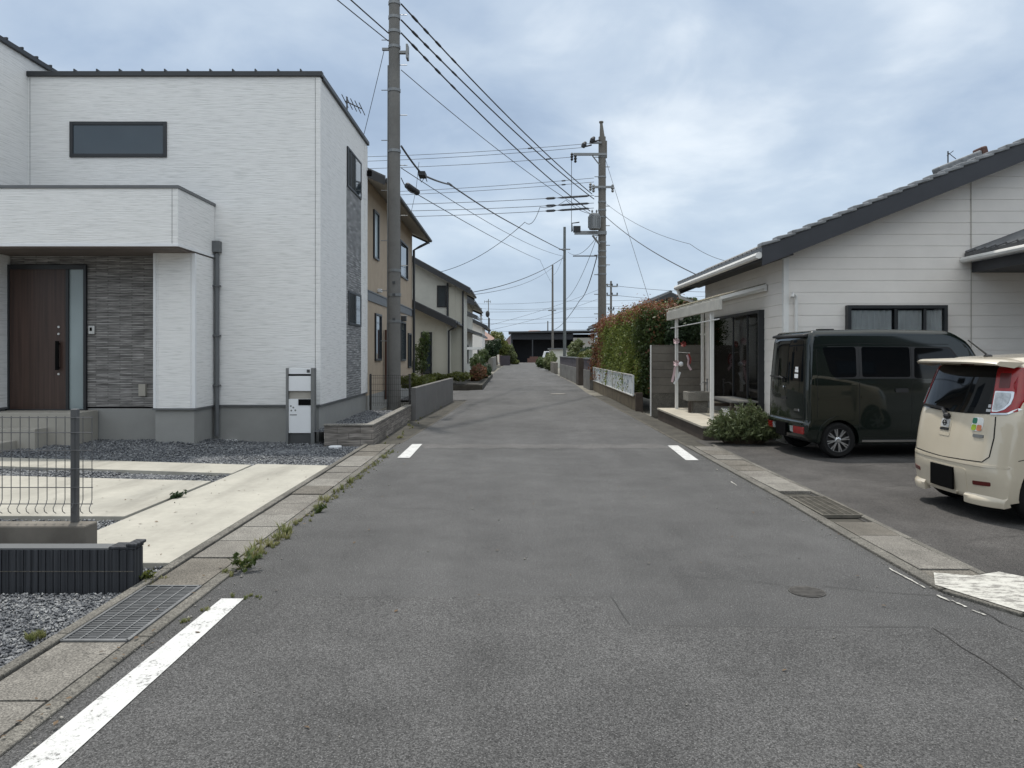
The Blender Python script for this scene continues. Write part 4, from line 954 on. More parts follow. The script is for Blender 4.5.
def hedge_pts(n):
    u = RNG.uniform(0, 1, n); L = 12.2; face = RNG.choice(4, n, p=[.55, .22, .08, .15]); y = 20.75 + u * L; x0 = 3.62 + .14 * u; x1 = 5.1
    z0, z1 = .45, 2.80 + .05 * np.sin(u * 23) + .04 * np.sin(u * 61) + np.where(RNG.uniform(0, 1, n) < .08, RNG.exponential(.07, n), 0)
    X = np.where(face == 0, x0 + .05, np.where(face == 1, RNG.uniform(0, 1, n) * (x1 - x0) + x0, np.where(face == 2, x1, RNG.uniform(0, 1, n) * (x1 - x0) + x0)))
    Yv = np.where(face == 3, 20.75, y); Z = np.where(face == 1, z1, RNG.uniform(0, 1, n) * (z1 - z0) + z0)
    bul = .12 * np.sin(Yv * 2.3 + Z * 1.7) * np.sin(Z * 3.1 + Yv * .9) + .08 * np.sin(Yv * 5.7 + Z * 4.1) + .05 * np.sin(Yv * 11 - Z * 7)
    NN = np.zeros((n, 3)); NN[face == 0, 0] = -1; NN[face == 1, 2] = 1; NN[face == 2, 0] = 1; NN[face == 3, 1] = -1
    P = np.stack([X, Yv, Z], 1) + NN * (bul[:, None] + RNG.normal(0, .09, (n, 1))); 
    return P, NN, face, u, Z
P, NN, face, u, Z = hedge_pts(64000)
redp = np.clip((Z - 2.45) / .4, 0, 1) * .75 + np.clip((u - .62) / .25, 0, 1) * .75 + .02 * (np.sin(P[:, 1] * 3.3) > .55)
isred = RNG.uniform(0, 1, len(u)) < redp * np.where(face == 3, .3, 1)
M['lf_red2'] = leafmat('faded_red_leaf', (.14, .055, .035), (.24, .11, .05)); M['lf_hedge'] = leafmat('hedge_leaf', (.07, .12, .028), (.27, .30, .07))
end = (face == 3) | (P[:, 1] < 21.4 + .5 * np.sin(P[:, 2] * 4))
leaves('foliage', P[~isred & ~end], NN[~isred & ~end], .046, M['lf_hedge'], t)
leaves('shaded_end_foliage', P[~isred & end], NN[~isred & end], .046, M['lf_green'], t)  # shade on the near end put into a darker leaf colour
leaves('red_shoots', P[isred] + NN[isred] * .05, NN[isred] + np.array([0, 0, .4]), .048, M['lf_red2'], t)
MB().box(3.85, 4.9, 21.0, 32.7, .3, 2.7).build('inner_dark_core', M['lf_dark'], t)  # solid core box, the hedge's inner shade put into a darker leaf colour
# further shrubs behind and beyond
tree('cloud_pruned_tree', 'layered cloud-pruned garden tree behind the block screen wall', 'tree', (5.0, 21.2, 0), [(4.75, 21.0, 1.95, .55, .5, .2), (5.2, 21.2, 2.35, .6, .5, .2), (4.8, 21.3, 2.7, .45, .45, .2), (5.6, 21.0, 1.9, .5, .5, .2), (5.1, 21.3, 3.0, .35, .35, .2)], 9000, .05, M['lf_green'], .07)
tree('dark_evergreen', 'dark evergreen tree between the red hedge and the terrace roof', 'tree', (4.75, 20.35, 0), [(4.6, 20.35, 2.1, .42, .3, .7), (4.45, 20.3, 1.5, .35, .25, .6), (4.95, 20.4, 2.3, .3, .3, .5)], 8000, .05, M['lf_dark'], .06)
H = thing('dark_roof_house', 'house whose dark low gable roof peeks above the red hedge', 'house', (9, 42, 0))
MB().box(6, 11.4, 40, 47, -.1, 3.3).build('wall', M['cream'], H)
gable_roof(H, 4.9, 12.0, 39.4, 47.6, 3.1, .44, th=.16)
# garden walls further along
for a, b, lb in ((32.95, 35.9, 'nearer dark topped block wall with pale streaks past the red hedge'), (39.6, 53.8, 'farther long dark topped block wall beyond the gateway on the right')):
    t = thing('garden_wall', lb, 'wall', (3.55, a, 0))
    MB().box(3.46, 3.62, a, b, -.1, .82).build('wall_base', conc('streaked_wall', (.17, .165, .155), .25, .8, 1.0), t, bevel=.01)
    m = MB(); n = int((b - a) / 1.4)
    for i in range(n): m.box(3.48, 3.60, a + (b - a) * i / n + .02, a + (b - a) * (i + 1) / n - .02, .822, 1.30)
    m.build('dark_panels', M['plum'], t, bevel=.01)
    MB().box(3.44, 3.64, a, b, 1.303, 1.37).build('cap', M['copinggrey'], t, bevel=.01)
MB().box(3.4, 3.75, 37.9, 39.3, -.05, 1.35).build('gate_pillar', M['terracefront'], bevel=.02, label='dark gate pillar in the gap between the two right garden walls', cat='pillar')
sp = [('rounded_shrub', 'rounded green garden shrub just past the red hedge, behind the nearer wall', (4.6, 37, 0), [(4.3, 37.4, 1.2, .55, .8, .5), (4.8, 37.8, 1.4, .5, .7, .45), (4.1, 38.6, 1.1, .45, .7, .45)], 'lf_green', 5000, .07),
      ('garden_tree', 'pale leaved young garden tree beside the thin grey pole', (4.4, 48, 0), [(4.0, 48, 1.9, .4, .5, .4), (4.35, 48.5, 2.2, .35, .5, .3), (3.85, 47.5, 1.4, .35, .5, .4)], 'lf_pale', 2600, .08),
      ('topiary_pine', 'flat topped garden pine behind the farther right wall', (5.5, 44, 0), [(4.8, 44, 1.5, .9, .9, .3), (5.4, 44.4, 1.75, .7, .8, .25), (4.4, 43.6, 1.2, .6, .8, .3), (5.9, 44, 1.6, .7, .9, .3)], 'lf_yel', 6000, .07),
      ('dark_shrub', 'dark shrub between the farther wall and the pine on the right', (5.0, 52, 0), [(4.8, 52, 1.2, .9, .9, .9), (5.8, 53, 1.3, .9, .9, .9)], 'lf_dark', 4000, .09)]
for nm, lb, bs, bl, mt, n, s in sp: tree(nm, lb, 'shrub' if 'shrub' in nm else 'tree', bs, bl, n, s, M[mt], .06)
tree('roadside_bush', 'pale feathery bush at the right road edge before the white truck', 'shrub', (3.3, 66, 0), [(3.3, 66, .8, .55, 1.2, .75), (3.6, 67.5, 1.1, .45, 1, .6)], 4500, .1, M['lf_pale'], .04)
tree('low_dark_bush', 'small dark bush farther up the right road edge', 'shrub', (3.2, 78, 0), [(3.1, 78, .6, .6, 1, .6)], 1500, .1, M['lf_green'], .04)
t = MB().box(3.3, 3.6, 58, 63.5, -.1, .85); t.build('rough_wall', M['blockwall'], bevel=.02, label='short rough concrete wall stub by the pale feathery bush', cat='wall')
H = thing('cream_outbuilding', 'small cream outbuilding behind the pale feathery bush', 'outbuilding', (5, 84, 0))
MB().box(4.35, 6.4, 83, 87, -.1, 2.0).build('wall', M['cream'], H); MB().box(4.2, 6.6, 82.7, 87.3, 2.0, 2.15).build('roof', M['copinggrey'], H)
# trees far left
tree('street_tree', 'bright green bushy tree before the dark shed at the far left', 'tree', (-2.0, 98, 0), [(-2.2, 98, 3.4, 1.3, 1.2, 1.1), (-1.4, 98, 2.4, 1.1, 1, 1.1), (-3.0, 98.5, 2.6, 1.2, 1, 1.2)], 6000, .16, M['lf_yel'], .12)
tree('dark_tree', 'dark rounded tree behind the pale wall at the far left', 'tree', (-2.6, 84, 0), [(-2.3, 84, 2.0, .9, .9, 1.0), (-3.2, 84, 1.6, .9, .9, .9), (-1.8, 84.5, 2.6, .6, .6, .7)], 5000, .13, M['lf_dark'], .1)
tree('olive_bush', 'olive coloured bush over the plum wall at the far left', 'shrub', (-.6, 103, 0), [(-.6, 103, 1.9, .9, .9, 1.0), (.0, 104, 1.2, .7, .8, .8), (-1.1, 103, 2.4, .6, .8, .7)], 3500, .14, M['lf_pale'], .06)
tree('low_green_bush', 'low green bush at the end of the plum wall', 'shrub', (.2, 105, 0), [(.1, 105, .45, .6, .6, .5), (.7, 106, .3, .4, .5, .35)], 1200, .12, M['lf_yel'], .04)
M['lf_red2'] = M['lf_red2']
tree('red_shrub', 'red leaved clipped shrub past the side street on the left', 'shrub', (-1.75, 37, .36), [(-1.75, 36.6, .55, .36, .7, .42), (-1.75, 38, .62, .4, .8, .42), (-1.7, 39.6, .58, .38, .8, .38), (-1.8, 41, .5, .36, .8, .36)], 6500, .05, M['lf_red2'], .04, mat2=M['lf_green'], f2=.3)
tree('dark_red_shrub', 'darker clipped shrub at the road end of the red one', 'shrub', (-1.45, 41.5, .36), [(-1.5, 41.5, .6, .35, .9, .4)], 2000, .06, M['lf_dark'], .03)
tree('yellow_green_shrub', 'low yellow green ground shrub in front of the cream house', 'shrub', (-2.4, 33.2, .36), [(-2.4, 33.1, .55, .6, .3, .22), (-3.4, 33.0, .5, .6, .3, .2)], 2600, .05, M['lf_yel'], .03)
tree('garden_shrub', 'mid green garden shrub under the carport edge', 'shrub', (-2.0, 45, .36), [(-2.1, 45, 1.0, .5, .8, .55), (-1.8, 46.5, 1.4, .4, .6, .5)], 3000, .07, M['lf_green'], .04)
tree('slender_tree', 'slender young tree against the dark door of the cream house', 'tree', (-3.9, 31.9, 0), [(-3.9, 31.9, 1.7, .35, .3, .5), (-4.0, 31.9, 1.1, .4, .3, .4), (-3.75, 31.9, 2.2, .25, .25, .4)], 1200, .06, M['lf_green'], .03)
tree('wall_shrub', 'low green shrub showing over the dark grey boundary wall', 'shrub', (-3.0, 26.5, 0), [(-2.75, 23.8, .62, .35, .7, .25), (-3.3, 24.4, .66, .5, .5, .25)], 2200, .05, M['lf_yel'], .03)

# shrub at the corner of the terrace
t = thing('rosemary_bush', 'bushy grey green shrub spilling over the terrace corner behind the van', 'shrub', (4.2, 13.1, 0))
m = MB(); C = []; N = []
for i in range(420):
    a = random.uniform(0, 2 * PI); r = random.uniform(.05, 1) ** .6; b0 = Vector((4.12 + .35 * math.cos(a) * r, 13.15 + .18 * math.sin(a) * r, 0))
    hgt = random.uniform(.22, .80) * (1.1 - .6 * r); tip = Vector((4.10 + .70 * math.cos(a) * r, 13.08 + .40 * math.sin(a) * r, max(.1, hgt)))
    mid = b0.lerp(tip, .5) + Vector((0, 0, .08)); m.tube([b0, mid, tip], [.006, .004, .002], 3, False)
    for k in range(34):
        f = random.uniform(.25, 1); p = b0.lerp(mid, f * 2) if f < .5 else mid.lerp(tip, f * 2 - 1); C.append(p + Vector((random.gauss(0, .025), random.gauss(0, .025), random.gauss(0, .02)))); N.append((random.gauss(0, 1), random.gauss(0, 1), .6))
m.build('stems', M['bark'], t)
M['lf_rose'] = leafmat('grey_green_leaf', (.06, .09, .035), (.17, .20, .09)); leaves('foliage', np.array(C), np.array(N), .017, M['lf_rose'], t, aspect=5.0)
# weeds
sp = []
for i in range(50):
    f = random.random() ** 1.3; q0, q1 = Vector((*g2(250, 562), 0)), Vector((*g2(392, 452), 0)); p = q0.lerp(q1, f); sp.append((p.x + random.gauss(-.02, .03), p.y + random.gauss(0, .05), random.uniform(.35, 1.1) * (1.2 - .5 * f)))
for i in range(26): sp.append((-2.02 + random.gauss(0, .03), random.uniform(5.5, 6.6), random.uniform(.3, .9)))
for px, py, k in ((206, 611, .4), (184, 622, .4), (258, 598, .3), (246, 598, .4), (228, 575, .7), (30, 640, .7), (40, 637, .8), (160, 580, .6), (150, 586, .7)):
    x, y = g2(px, py)
    for _ in range(4): sp.append((x + random.gauss(0, .03), y + random.gauss(0, .02), k * random.uniform(.5, 1)))
for i in range(170):
    f = random.random(); q0, q1 = Vector((*g2(240, 570), 0)), Vector((*g2(392, 452), 0)); p = q0.lerp(q1, f); sp.append((p.x + random.gauss(-.03, .05), p.y + random.gauss(0, .06), random.uniform(.12, .4)))
for i in range(60): sp.append((random.uniform(-2.45, -2.05), random.uniform(13, 24), random.uniform(.3, .8)))
grass_tufts('roadside_grass', sp, .075, kind='stuff')
n = 150; C = np.stack([np.concatenate([RNG.uniform(-1.9, 3, 50), -2.05 + RNG.normal(0, .08, 60), RNG.uniform(-5, -2.6, 40)]), np.concatenate([RNG.uniform(2.5, 11, 50), RNG.uniform(3, 13, 60), RNG.uniform(5.6, 10.2, 40)]), np.concatenate([np.full(50, .010), np.full(60, .03), np.full(40, .034)])], 1)
M['litter'] = pm('dry_brown_leaf', (.10, .065, .035), .8, var=.5, vs=30)
leaves('leaf_litter', C, np.tile([0., 0., 1.], (n, 1)), .017, M['litter'], spread=.25, kind='stuff')
def weed(label, x, y, h, n, mat='lf_green'):
    t = thing('weed', label, 'weed', (x, y, 0)); C = []; N = []; m = MB()
    for i in range(n):
        a = random.uniform(0, 6.28); tip = Vector((x + math.cos(a) * h * random.uniform(.2, .9), y + math.sin(a) * h * random.uniform(.2, .9), h * random.uniform(.3, 1)))
        m.tube([(x, y, 0), Vector((x, y, 0)).lerp(tip, .5) + Vector((0, 0, h * .12)), tip], .0025, 3, False)
        for k in range(7): C.append(Vector((x, y, h * .1)).lerp(tip, random.uniform(.4, 1.05)) + Vector((random.gauss(0, .012),) * 3)); N.append((random.gauss(0, 1), random.gauss(0, 1), 1))
    m.build('stems', M['lf_green'], t); leaves('foliage', np.array(C), np.array(N), .028, M[mat], t)
x, y = g2(176, 500); weed('dark weed growing from the joint between the driveway slabs', x, y, .10, 14, 'lf_dark')
x, y = g2(243, 572); weed('taller leafy weed at the road edge beyond the drain grate', x, y, .15, 10)
x, y = g2(142, 583); weed('small yellow weed at the corner of the charcoal block wall', x, y, .10, 7, 'lf_yel')
x, y = g2(318, 513); weed('small green weed in the grass line midway along the driveway', x, y, .07, 6)
# ------------------------------------------------------------------ utility poles
def pole(name, label, x, y, h, r0, r1, mat, bands=(), group=None, steps=(), z0=-.2):
    t = thing(name, label, 'utility pole', (x, y, 0), group)
    MB().tube([(x, y, z0), (x, y, h * .5), (x, y, h)], [r0, (r0 + r1) / 2, r1], 18).build('shaft', M[mat], t, smooth=True)
    rz = lambda z: r0 + (r1 - r0) * z / h
    for z in bands:
        MB().lathe([(rz(z) + .002, 0), (rz(z) + .016, 0), (rz(z) + .016, .07), (rz(z) + .002, .07)], (x, y, z), n=18).build('band', M['greymetal'], t)
    m = MB()
    for i, z in enumerate(steps):
        s = 1 if i % 2 else -1; m.tube([(x + s * rz(z), y, z), (x + s * (rz(z) + .18), y, z)], .011 if y < 30 else .02, 5)
    if steps: m.build('step_bolts', M['greymetal'], t)
    return t
XP, YP = -2.91, 18.3
t = pole('utility_pole', 'tall concrete utility pole close to the white house on the left', XP, YP, 12.5, .16, .128, 'polecon', (2.35, 3.0, 3.6, 6.55, 8.05, 9.12, 9.5, 9.85, 10.2), steps=[1.9 + .62 * i for i in range(14)])
MB().box(XP + .10, XP + .36, YP - .05, YP + .05, 9.0, 9.06).box(XP + .30, XP + .35, YP - .12, YP + .12, 8.86, 9.2).build('wire_bracket', M['greymetal'], t); MB().box(XP - .30, XP - .10, YP - .03, YP + .03, 9.08, 9.14).build('wire_bracket', M['greymetal'], t)
MB().tube([(XP - .165, YP - .03, .2), (XP - .145, YP - .03, 8.7)], .022, 6).build('riser_pipe', M['greymetal'], t)
m = MB()
for z in (3.0, 3.3, 2.4): m.box(XP - .02, XP + .05, YP - .175, YP - .15, z, z + .06)
m.build('clamp', M['darkgrey'], t)
X2, Y2 = 4.12, 34.0
Z2 = lambda py: at(0, py, Y2).z; XX2 = lambda px: at(px, 0, Y2).x
t = pole('transformer_pole', 'tall brownish concrete pole with transformer and cross arms behind the red hedge', X2 + .02, Y2, Z2(137), .20, .165, 'poledark', [Z2(p) for p in (158, 178, 190, 203, 211, 218, 235, 243, 252, 258, 267, 275)], steps=[3.4 + .45 * i for i in range(17)])
MB().tube([(X2 + .02, Y2, Z2(137)), (X2 - .02, Y2, Z2(123))], [.12, .06], 10).lathe([(.10, 0), (.10, .07)], (X2 - .02, Y2, Z2(123)), n=10).build('pole_cap', M['poledark'], t)
MB().box(X2 + .16, X2 + .24, Y2 - .06, Y2 + .06, Z2(158), Z2(141)).build('riser_box', M['poledark'], t)
def arm(px0, px1, py, th=.10, yy=-.2): return MB().box(XX2(px0), XX2(px1), Y2 + yy - .05, Y2 + yy + .05, Z2(py) - th / 2, Z2(py) + th / 2)
arm(573, 606, 155.5, .11).build('cross_arm', M['greymetal'], t); arm(589, 601, 144, .08).build('cross_arm', M['greymetal'], t); arm(593, 613, 188, .09).build('cross_arm', M['greymetal'], t); arm(574, 606, 233.5, .16).build('transformer_arm', M['greymetal'], t)
MB().tube([(XX2(592), Y2 - .2, Z2(157)), (XX2(599), Y2 - .2, Z2(166))], .03, 6).tube([(XX2(592), Y2 - .2, Z2(236)), (XX2(599), Y2 - .2, Z2(245))], .05, 6).build('arm_brace', M['greymetal'], t)
for px, py in ((584, 147), (592.5, 142)):
    m = MB(); a = Vector((XX2(px - 2), Y2 - .3, Z2(py + 2))); b = Vector((XX2(px + 1.2), Y2 - .3, Z2(py - 3.2)))
    m.tube([a, a.lerp(b, .5), b], [.09, .12, .05], 8); m.tube([a, (XX2(px + 7), Y2 - .25, Z2(py - .5))], .035, 6); m.build('cutout_switch', M['cable'], t)
for px, py in ((575, 159), (571.5, 157), (593, 188.5), (612, 188.5), (590, 187)):
    MB().lathe([(.035, -.22), (.07, -.16), (.04, -.1), (.08, -.04), (.045, .02), (.07, .08), (.03, .14)], (XX2(px), Y2 - .2, Z2(py)), n=9).build('insulator', M['greymetal' if px > 580 else 'cable'], t, smooth=True)
c = Vector((XX2(593.3), Y2 - .45, Z2(233) + .08))
m = MB().lathe([(.23, 0), (.25, .03), (.25, .64), (.23, .70), (.12, .74)], c, n=18)
for i in range(14):
    a = 2 * PI * i / 14; m.bar(c + Vector((.275 * math.cos(a), .275 * math.sin(a), .08)), c + Vector((.275 * math.cos(a), .275 * math.sin(a), .6)), .03, .03)
m.build('transformer', M['greymetal'], t)
m = MB()
for dx in (-.1, .1): m.lathe([(.03, .66), (.05, .72), (.03, .78), (.05, .84), (.02, .9)], c + Vector((dx, 0, 0)), n=8)
m.build('bushing', M['greymetal'], t)
m = MB().box(XX2(573), XX2(580), Y2 - .3, Y2 - .1, Z2(233), Z2(227)).tube([(XX2(572), Y2 - .2, Z2(232)), (XX2(571.5), Y2 - .2, Z2(224)), (XX2(579), Y2 - .2, Z2(223))], .03, 5); m.build('arrester', M['cable'], t)
t3 = pole('thin_steel_pole', 'thin grey green steel pole in front of the pale garden tree', 3.98, 56, at(0, 227, 56).z, .125, .10, 'polegreen', (at(0, 249, 56).z,))
MB().box(3.55, 4.4, 55.85, 55.95, at(0, 250, 56).z, at(0, 249, 56).z).build('cross_arm', M['greymetal'], t3)
t4 = pole('distant_pole', 'distant slender pole left of the grey green steel pole', at(552.6, 0, 88).x, 88, at(0, 265, 88).z, .15, .10, 'poledark')
MB().box(at(548, 0, 88).x, at(556, 0, 88).x, 87.8, 87.9, at(0, 311, 88).z, at(0, 310, 88).z).build('cross_arm', M['greymetal'], t4)
Y5 = 110; t5 = pole('distant_pole', 'distant pole with three cross arms above the right end of the hedge', at(611, 0, Y5).x, Y5, at(0, 281, Y5).z, .2, .14, 'poledark')
for py, a, b in ((286.5, 606.5, 617.5), (295.5, 606.5, 617.5), (310, 608, 614)):
    MB().box(at(a, 0, Y5).x, at(b, 0, Y5).x, Y5 - .25, Y5 - .1, at(0, py, Y5).z - .1, at(0, py, Y5).z + .1).build('cross_arm', M['greymetal'], t5)
    for q in (a + .5, b - .5, (a + b) / 2): MB().box(at(q, 0, Y5).x - .09, at(q, 0, Y5).x + .09, Y5 - .25, Y5 - .1, at(0, py, Y5).z + .1, at(0, py, Y5).z + .4).build('insulator', M['cable'], t5)
Y6 = 105; t6 = thing('aerial_mast', 'thin aerial mast with a dark drum above the orange roof on the left', 'aerial', (at(488, 0, Y6).x, Y6, 0))
MB().tube([at(488.3, 356, Y6), at(488.5, 299, Y6)], .06, 6).build('mast', M['poledark'], t6); MB().ball(at(487.6, 314, Y6), .3, sq=(1, 1, 1.6)).build('drum', M['cable'], t6)
MB().tube([at(489, 318, Y6), at(489, 341, Y6)], .14, 6).build('sleeve', M['cable'], t6)
m = MB()
for q in (484.5, 487, 490.5): m.tube([at(q, 300.5, Y6), at(q, 303, Y6)], .03, 4)
m.tube([at(484.5, 301.5, Y6), at(490.5, 301.5, Y6)], .03, 4); m.build('aerial_rods', M['poledark'], t6)
t7 = thing('lattice_mast', 'tiny lattice mast left of the thin aerial mast', 'aerial', (at(481, 0, 140).x, 140, 0)); m = MB()
for s in (-.25, .25): m.tube([(at(481, 0, 140).x + s, 140, 0), (at(481, 0, 140).x + s * .3, 140, at(0, 308, 140).z)], .07, 4)
for i in range(9):
    zz = 4 + i * .65; m.tube([(at(481, 0, 140).x - .3, 140, zz), (at(481, 0, 140).x + .3, 140, zz + .2)], .07, 4)
m.build('lattice', M['poledark'], t7)
t8 = pole('distant_pole', 'tiny far pole between the two slender poles over the dark shed', at(547.8, 0, 135).x, 135, at(0, 321, 135).z, .14, .1, 'poledark')

# ------------------------------------------------------------------ overhead cables
def wire(label, pts, r=.012, sag=.0, group=None, mat='cable', name='overhead_cable', knots=()):
    """pts: (px, py, depth) or Vectors; sag in metres between the ends of each span"""
    P = [p if isinstance(p, Vector) else at(*p) for p in pts]; out = []
    for a, b in zip(P[:-1], P[1:]):
        n = 14
        for i in range(n + (b is P[-1])):
            f = i / n; q = a.lerp(b, f); q.z -= sag * 4 * f * (1 - f); out.append(q)
    m = MB().tube(out, r, 6)
    for f, rr, ll in knots:
        k = f * (len(out) - 1); i = min(int(k), len(out) - 2); q = out[i].lerp(out[i + 1], k - i); d = (out[i + 1] - out[i]).normalized()
        m.tube([q - d * ll / 2, q - d * ll * .3, q + d * ll * .3, q + d * ll / 2], [r, rr, rr, r], 7)
    return m.build(name, M[mat], smooth=True, label=label, cat='cable', group=group)
def AL(z, dx=.17, dy=0): return Vector((XP + dx, YP + dy, z))
zl = lambda py: EYE + (YH - py) * YP / F
g3 = 'three heavy cables between the two main poles'
kn = ((.04, .034, .35), (.075, .034, .30), (.115, .034, .35), (.17, .03, .35))
wire('topmost of the three heavy black cables from the left pole to the transformer pole', [AL(zl(4)), (592, 194, Y2)], .020, .22, g3, knots=kn)
wire('middle of the three heavy black cables from the left pole to the transformer pole', [AL(zl(20)), (594, 199, Y2)], .020, .22, g3, knots=kn)
wire('lowest of the three heavy black cables from the left pole to the transformer pole', [AL(zl(33)), (590, 211, Y2)], .020, .25, g3, knots=kn)
wire('thin single cable below the three heavy ones, left pole to transformer pole', [AL(zl(70)), (598, 218, Y2)], .010, .25, None, 'cablegrey')
b1 = wire('thick bundled communication cable from the left pole to the thin steel pole', [AL(zl(146)), AL(zl(163), .55, 1.2), (450, 184.5, 25), (500, 217, 36), (563, 250.5, 56)], .026, .03, None, 'cablegrey', knots=((.26, .05, .5), (.5, .04, .7)))
P = AL(zl(163), .55, 1.2); MB().box(P.x - .09, P.x + .09, P.y - .2, P.y + .2, P.z - .06, P.z + .05).tube([P + Vector((-.1, 0, 0)), P + Vector((-.03, 0, -.2)), P + Vector((.1, 0, -.02))], .012, 5).tube([P + Vector((.05, .1, 0)), P + Vector((.12, 0, -.18))], .012, 5).build('cable_clamp', M['cable'], label='dark clamp clump on the bundled communication cable near the left pole', cat='clamp')
wire('upper thin communication cable below the bundled one, left pole to thin pole', [AL(zl(168)), (563, 256, 56), (553, 275, 88)], .010, .35, None, 'cablegrey')
wire('lower communication cable carrying the black cylinder, left pole to the far pole', [AL(zl(178)), (415, 193, 20.4), (540, 260, 56), (553, 285, 88)], .012, .12, None, 'cablegrey')
a, b = at(406.5, 185, 20.0), at(418, 193, 20.6); MB().tube([a, a.lerp(b, .06), a.lerp(b, .94), b], [.05, .085, .085, .05], 12).build('splice_closure', M['cable'], smooth=True, label='black cylinder splice closure hanging on a cable right of the left pole', cat='closure')
wire('near vertical drop wire passing the black splice cylinder', [(419, 162, 19.5), (416, 190, 19.8), (411, 213, 21)], .006, 0, None, 'cablegrey')
# lines from the left pole towards the camera side
wire('upper of two cables leaving the left pole towards the upper left', [AL(zl(33), -.15), Vector((-7.9, 1.0, 9.4))], .016, .15)
wire('lower of two cables leaving the left pole towards the upper left', [AL(zl(41), -.15), Vector((-8.3, 1.0, 9.1))], .012, .15)
wire('slanting drop wire from the left pole down behind the white house roof', [AL(zl(50), -.25), (363, 138, 20.6)], .008, .02, None, 'cablegrey')
# cross lines leaving the transformer pole to the left
def left_run(py_l, px_r, py_r, lb, r=.011, kn=()):
    wire(lb, [Vector((-16, 37, at(0, py_l, 37).z + .0)), (px_r, py_r, Y2)], r, .25, 'cross lines running left from the transformer pole', 'cablegrey', knots=kn)
left_run(158, 590, 143.5, 'topmost of the thin cross lines running left from the transformer pole', kn=((.86, .035, .25),))
left_run(163, 583, 147.5, 'second thin cross line from the top, running left from the transformer pole')
left_run(169, 573, 157, 'third thin cross line from the top, running left from the transformer pole', kn=((.94, .035, .25),))
left_run(195, 594, 178, 'fourth thin cross line, just under the top arm of the transformer pole', kn=((.93, .035, .22),))
left_run(198, 594, 182, 'fifth thin cross line, just above the short middle arm of the transformer pole', kn=((.93, .035, .22),))
hk = ((.90, .06, .5), (.945, .05, 1.2), (.975, .05, .6))
left_run(203, 594, 195.5, 'upper of the three thick ended cross lines at the transformer pole', .013, hk)
left_run(209, 594, 203, 'middle of the three thick ended cross lines at the transformer pole', .013, hk)
left_run(215.5, 594, 208, 'lowest of the three thick ended cross lines at the transformer pole', .013, hk)
wire('thin vertical lead hanging from the top arm to the transformer arm', [(571.5, 156, Y2 - .2), (571.5, 232, Y2 - .2)], .014, 0, None, 'cablegrey')
wire('looping drop cable from the transformer pole down to the cream house', [(540, 207, 33), (525, 222, 33.5), Vector((-3.5, 35.3, 5.45))], .013, .35)
wire('short looped tail cable beside the transformer arm', [(594, 214, Y2), (566, 200, Y2), (540, 207, 33)], .011, .15)
wire('upper drop cable from the transformer pole to the right', [(604, 202, Y2), (690, 244, 26), (760, 262, 22)], .008, .25, None, 'cablegrey')
wire('thicker service cable from the transformer pole to the right house eave', [(604, 215, Y2), (695, 274, 20.3)], .014, .18)
wire('taut steel guy wire slanting down right of the transformer pole', [(605, 158, Y2), (653, 312, Y2 - 6)], .010, 0, None, 'cablegrey')
for k, (a, b) in enumerate((((598, 235), (568, 252)), ((597, 237), (565, 300)), ((597, 256), (573, 256)))):
    wire(['short lead from the transformer arm to the thin steel pole', 'slack cable from the transformer pole down past the thin steel pole', 'short horizontal lead half way up the transformer pole'][k], [(*a, Y2), (*b, 54 if k < 2 else 34.2)], .012 if k != 2 else .03, .5 if k < 2 else 0, None, 'cablegrey')
wire('sagging heavy cable from the transformer pole to the distant slender pole', [(597, 256, Y2), (580, 300, 50), (553, 330, 88)], .022, .4)
wire('upper street cable between thin steel pole and the left roofs', [(563, 258, 56), Vector((-1.98, 38.2, 4.75))], .02, .35)
wire('loose dark cable joining the left roofs to the far pole', [(552, 268, 88), Vector((-1.98, 39.2, 4.7))], .014, .5)
rows = [(303, 301), (307, 305), (311, 309), (318, 314), (322, 324), (329, 327)]
nm = ['highest', 'second', 'third', 'fourth', 'fifth', 'lowest']
for i, (a, b) in enumerate(rows):
    wire('%s of the faint far lines crossing low over the street end' % nm[i], [(455, a, 118), (560, (a + b) / 2 + (2 if i % 2 else -1), 116), (720, b - 6, 114)], .022, .3, 'faint far lines over the street end', 'cablegrey')
for i, (py, q) in enumerate(((286, 288.5), (295.5, 297))):
    wire('%s far line running right from the three armed distant pole' % ('upper' if i == 0 else 'lower'), [(617, py, Y5), (760, q + 3, 105)], .03, .4, 'far lines from the three armed pole', 'cablegrey')
    wire('%s far line running left from the three armed distant pole' % ('upper' if i == 0 else 'lower'), [(607, py, Y5), (490, (325 if i == 0 else 330), 108)], .02, .4, 'far lines from the three armed pole', 'cablegrey')
# ------------------------------------------------------------------ cars (local space: rear at x=0, nose +x, right side y<0)
def carpaint(name, col, flake=0.0):
    t = NT(name); n = t.noise(1.6, detail=3)
    t.set(t.ramp(n, [(.3, sc(col, .96)), (.7, sc(col, 1.04))]), .25 if flake else .34, 0, .2 if flake else .5, 1.0 if flake else .9)
    return t.m
M['vanpaint'] = carpaint('dark_green_car_paint', (.0035, .0075, .0056), .5)
M['beige'] = carpaint('cream_beige_car_paint', (.55, .488, .38))
M['rubber'] = pm('tyre_rubber', (.012, .012, .012), .9, var=.2, spec=.2)
M['lampred'] = pm('red_lamp_lens', (.27, .006, .008), .2, var=.15, vs=20, coat=.3)
M['lampdark'] = pm('dark_red_reflector', (.10, .014, .012), .25, var=.1)
M['lampclear'] = pm('clear_lamp_lens', (.40, .42, .43), .12, .2, var=.25, vs=25, coat=.8)
M['chrome'] = pm('chrome', (.62, .63, .63), .12, 1, var=.03)
M['alloy'] = pm('polished_alloy', (.50, .51, .52), .28, .85, var=.05)
M['carblack'] = pm('black_car_plastic', (.014, .014, .015), .5, var=.1)
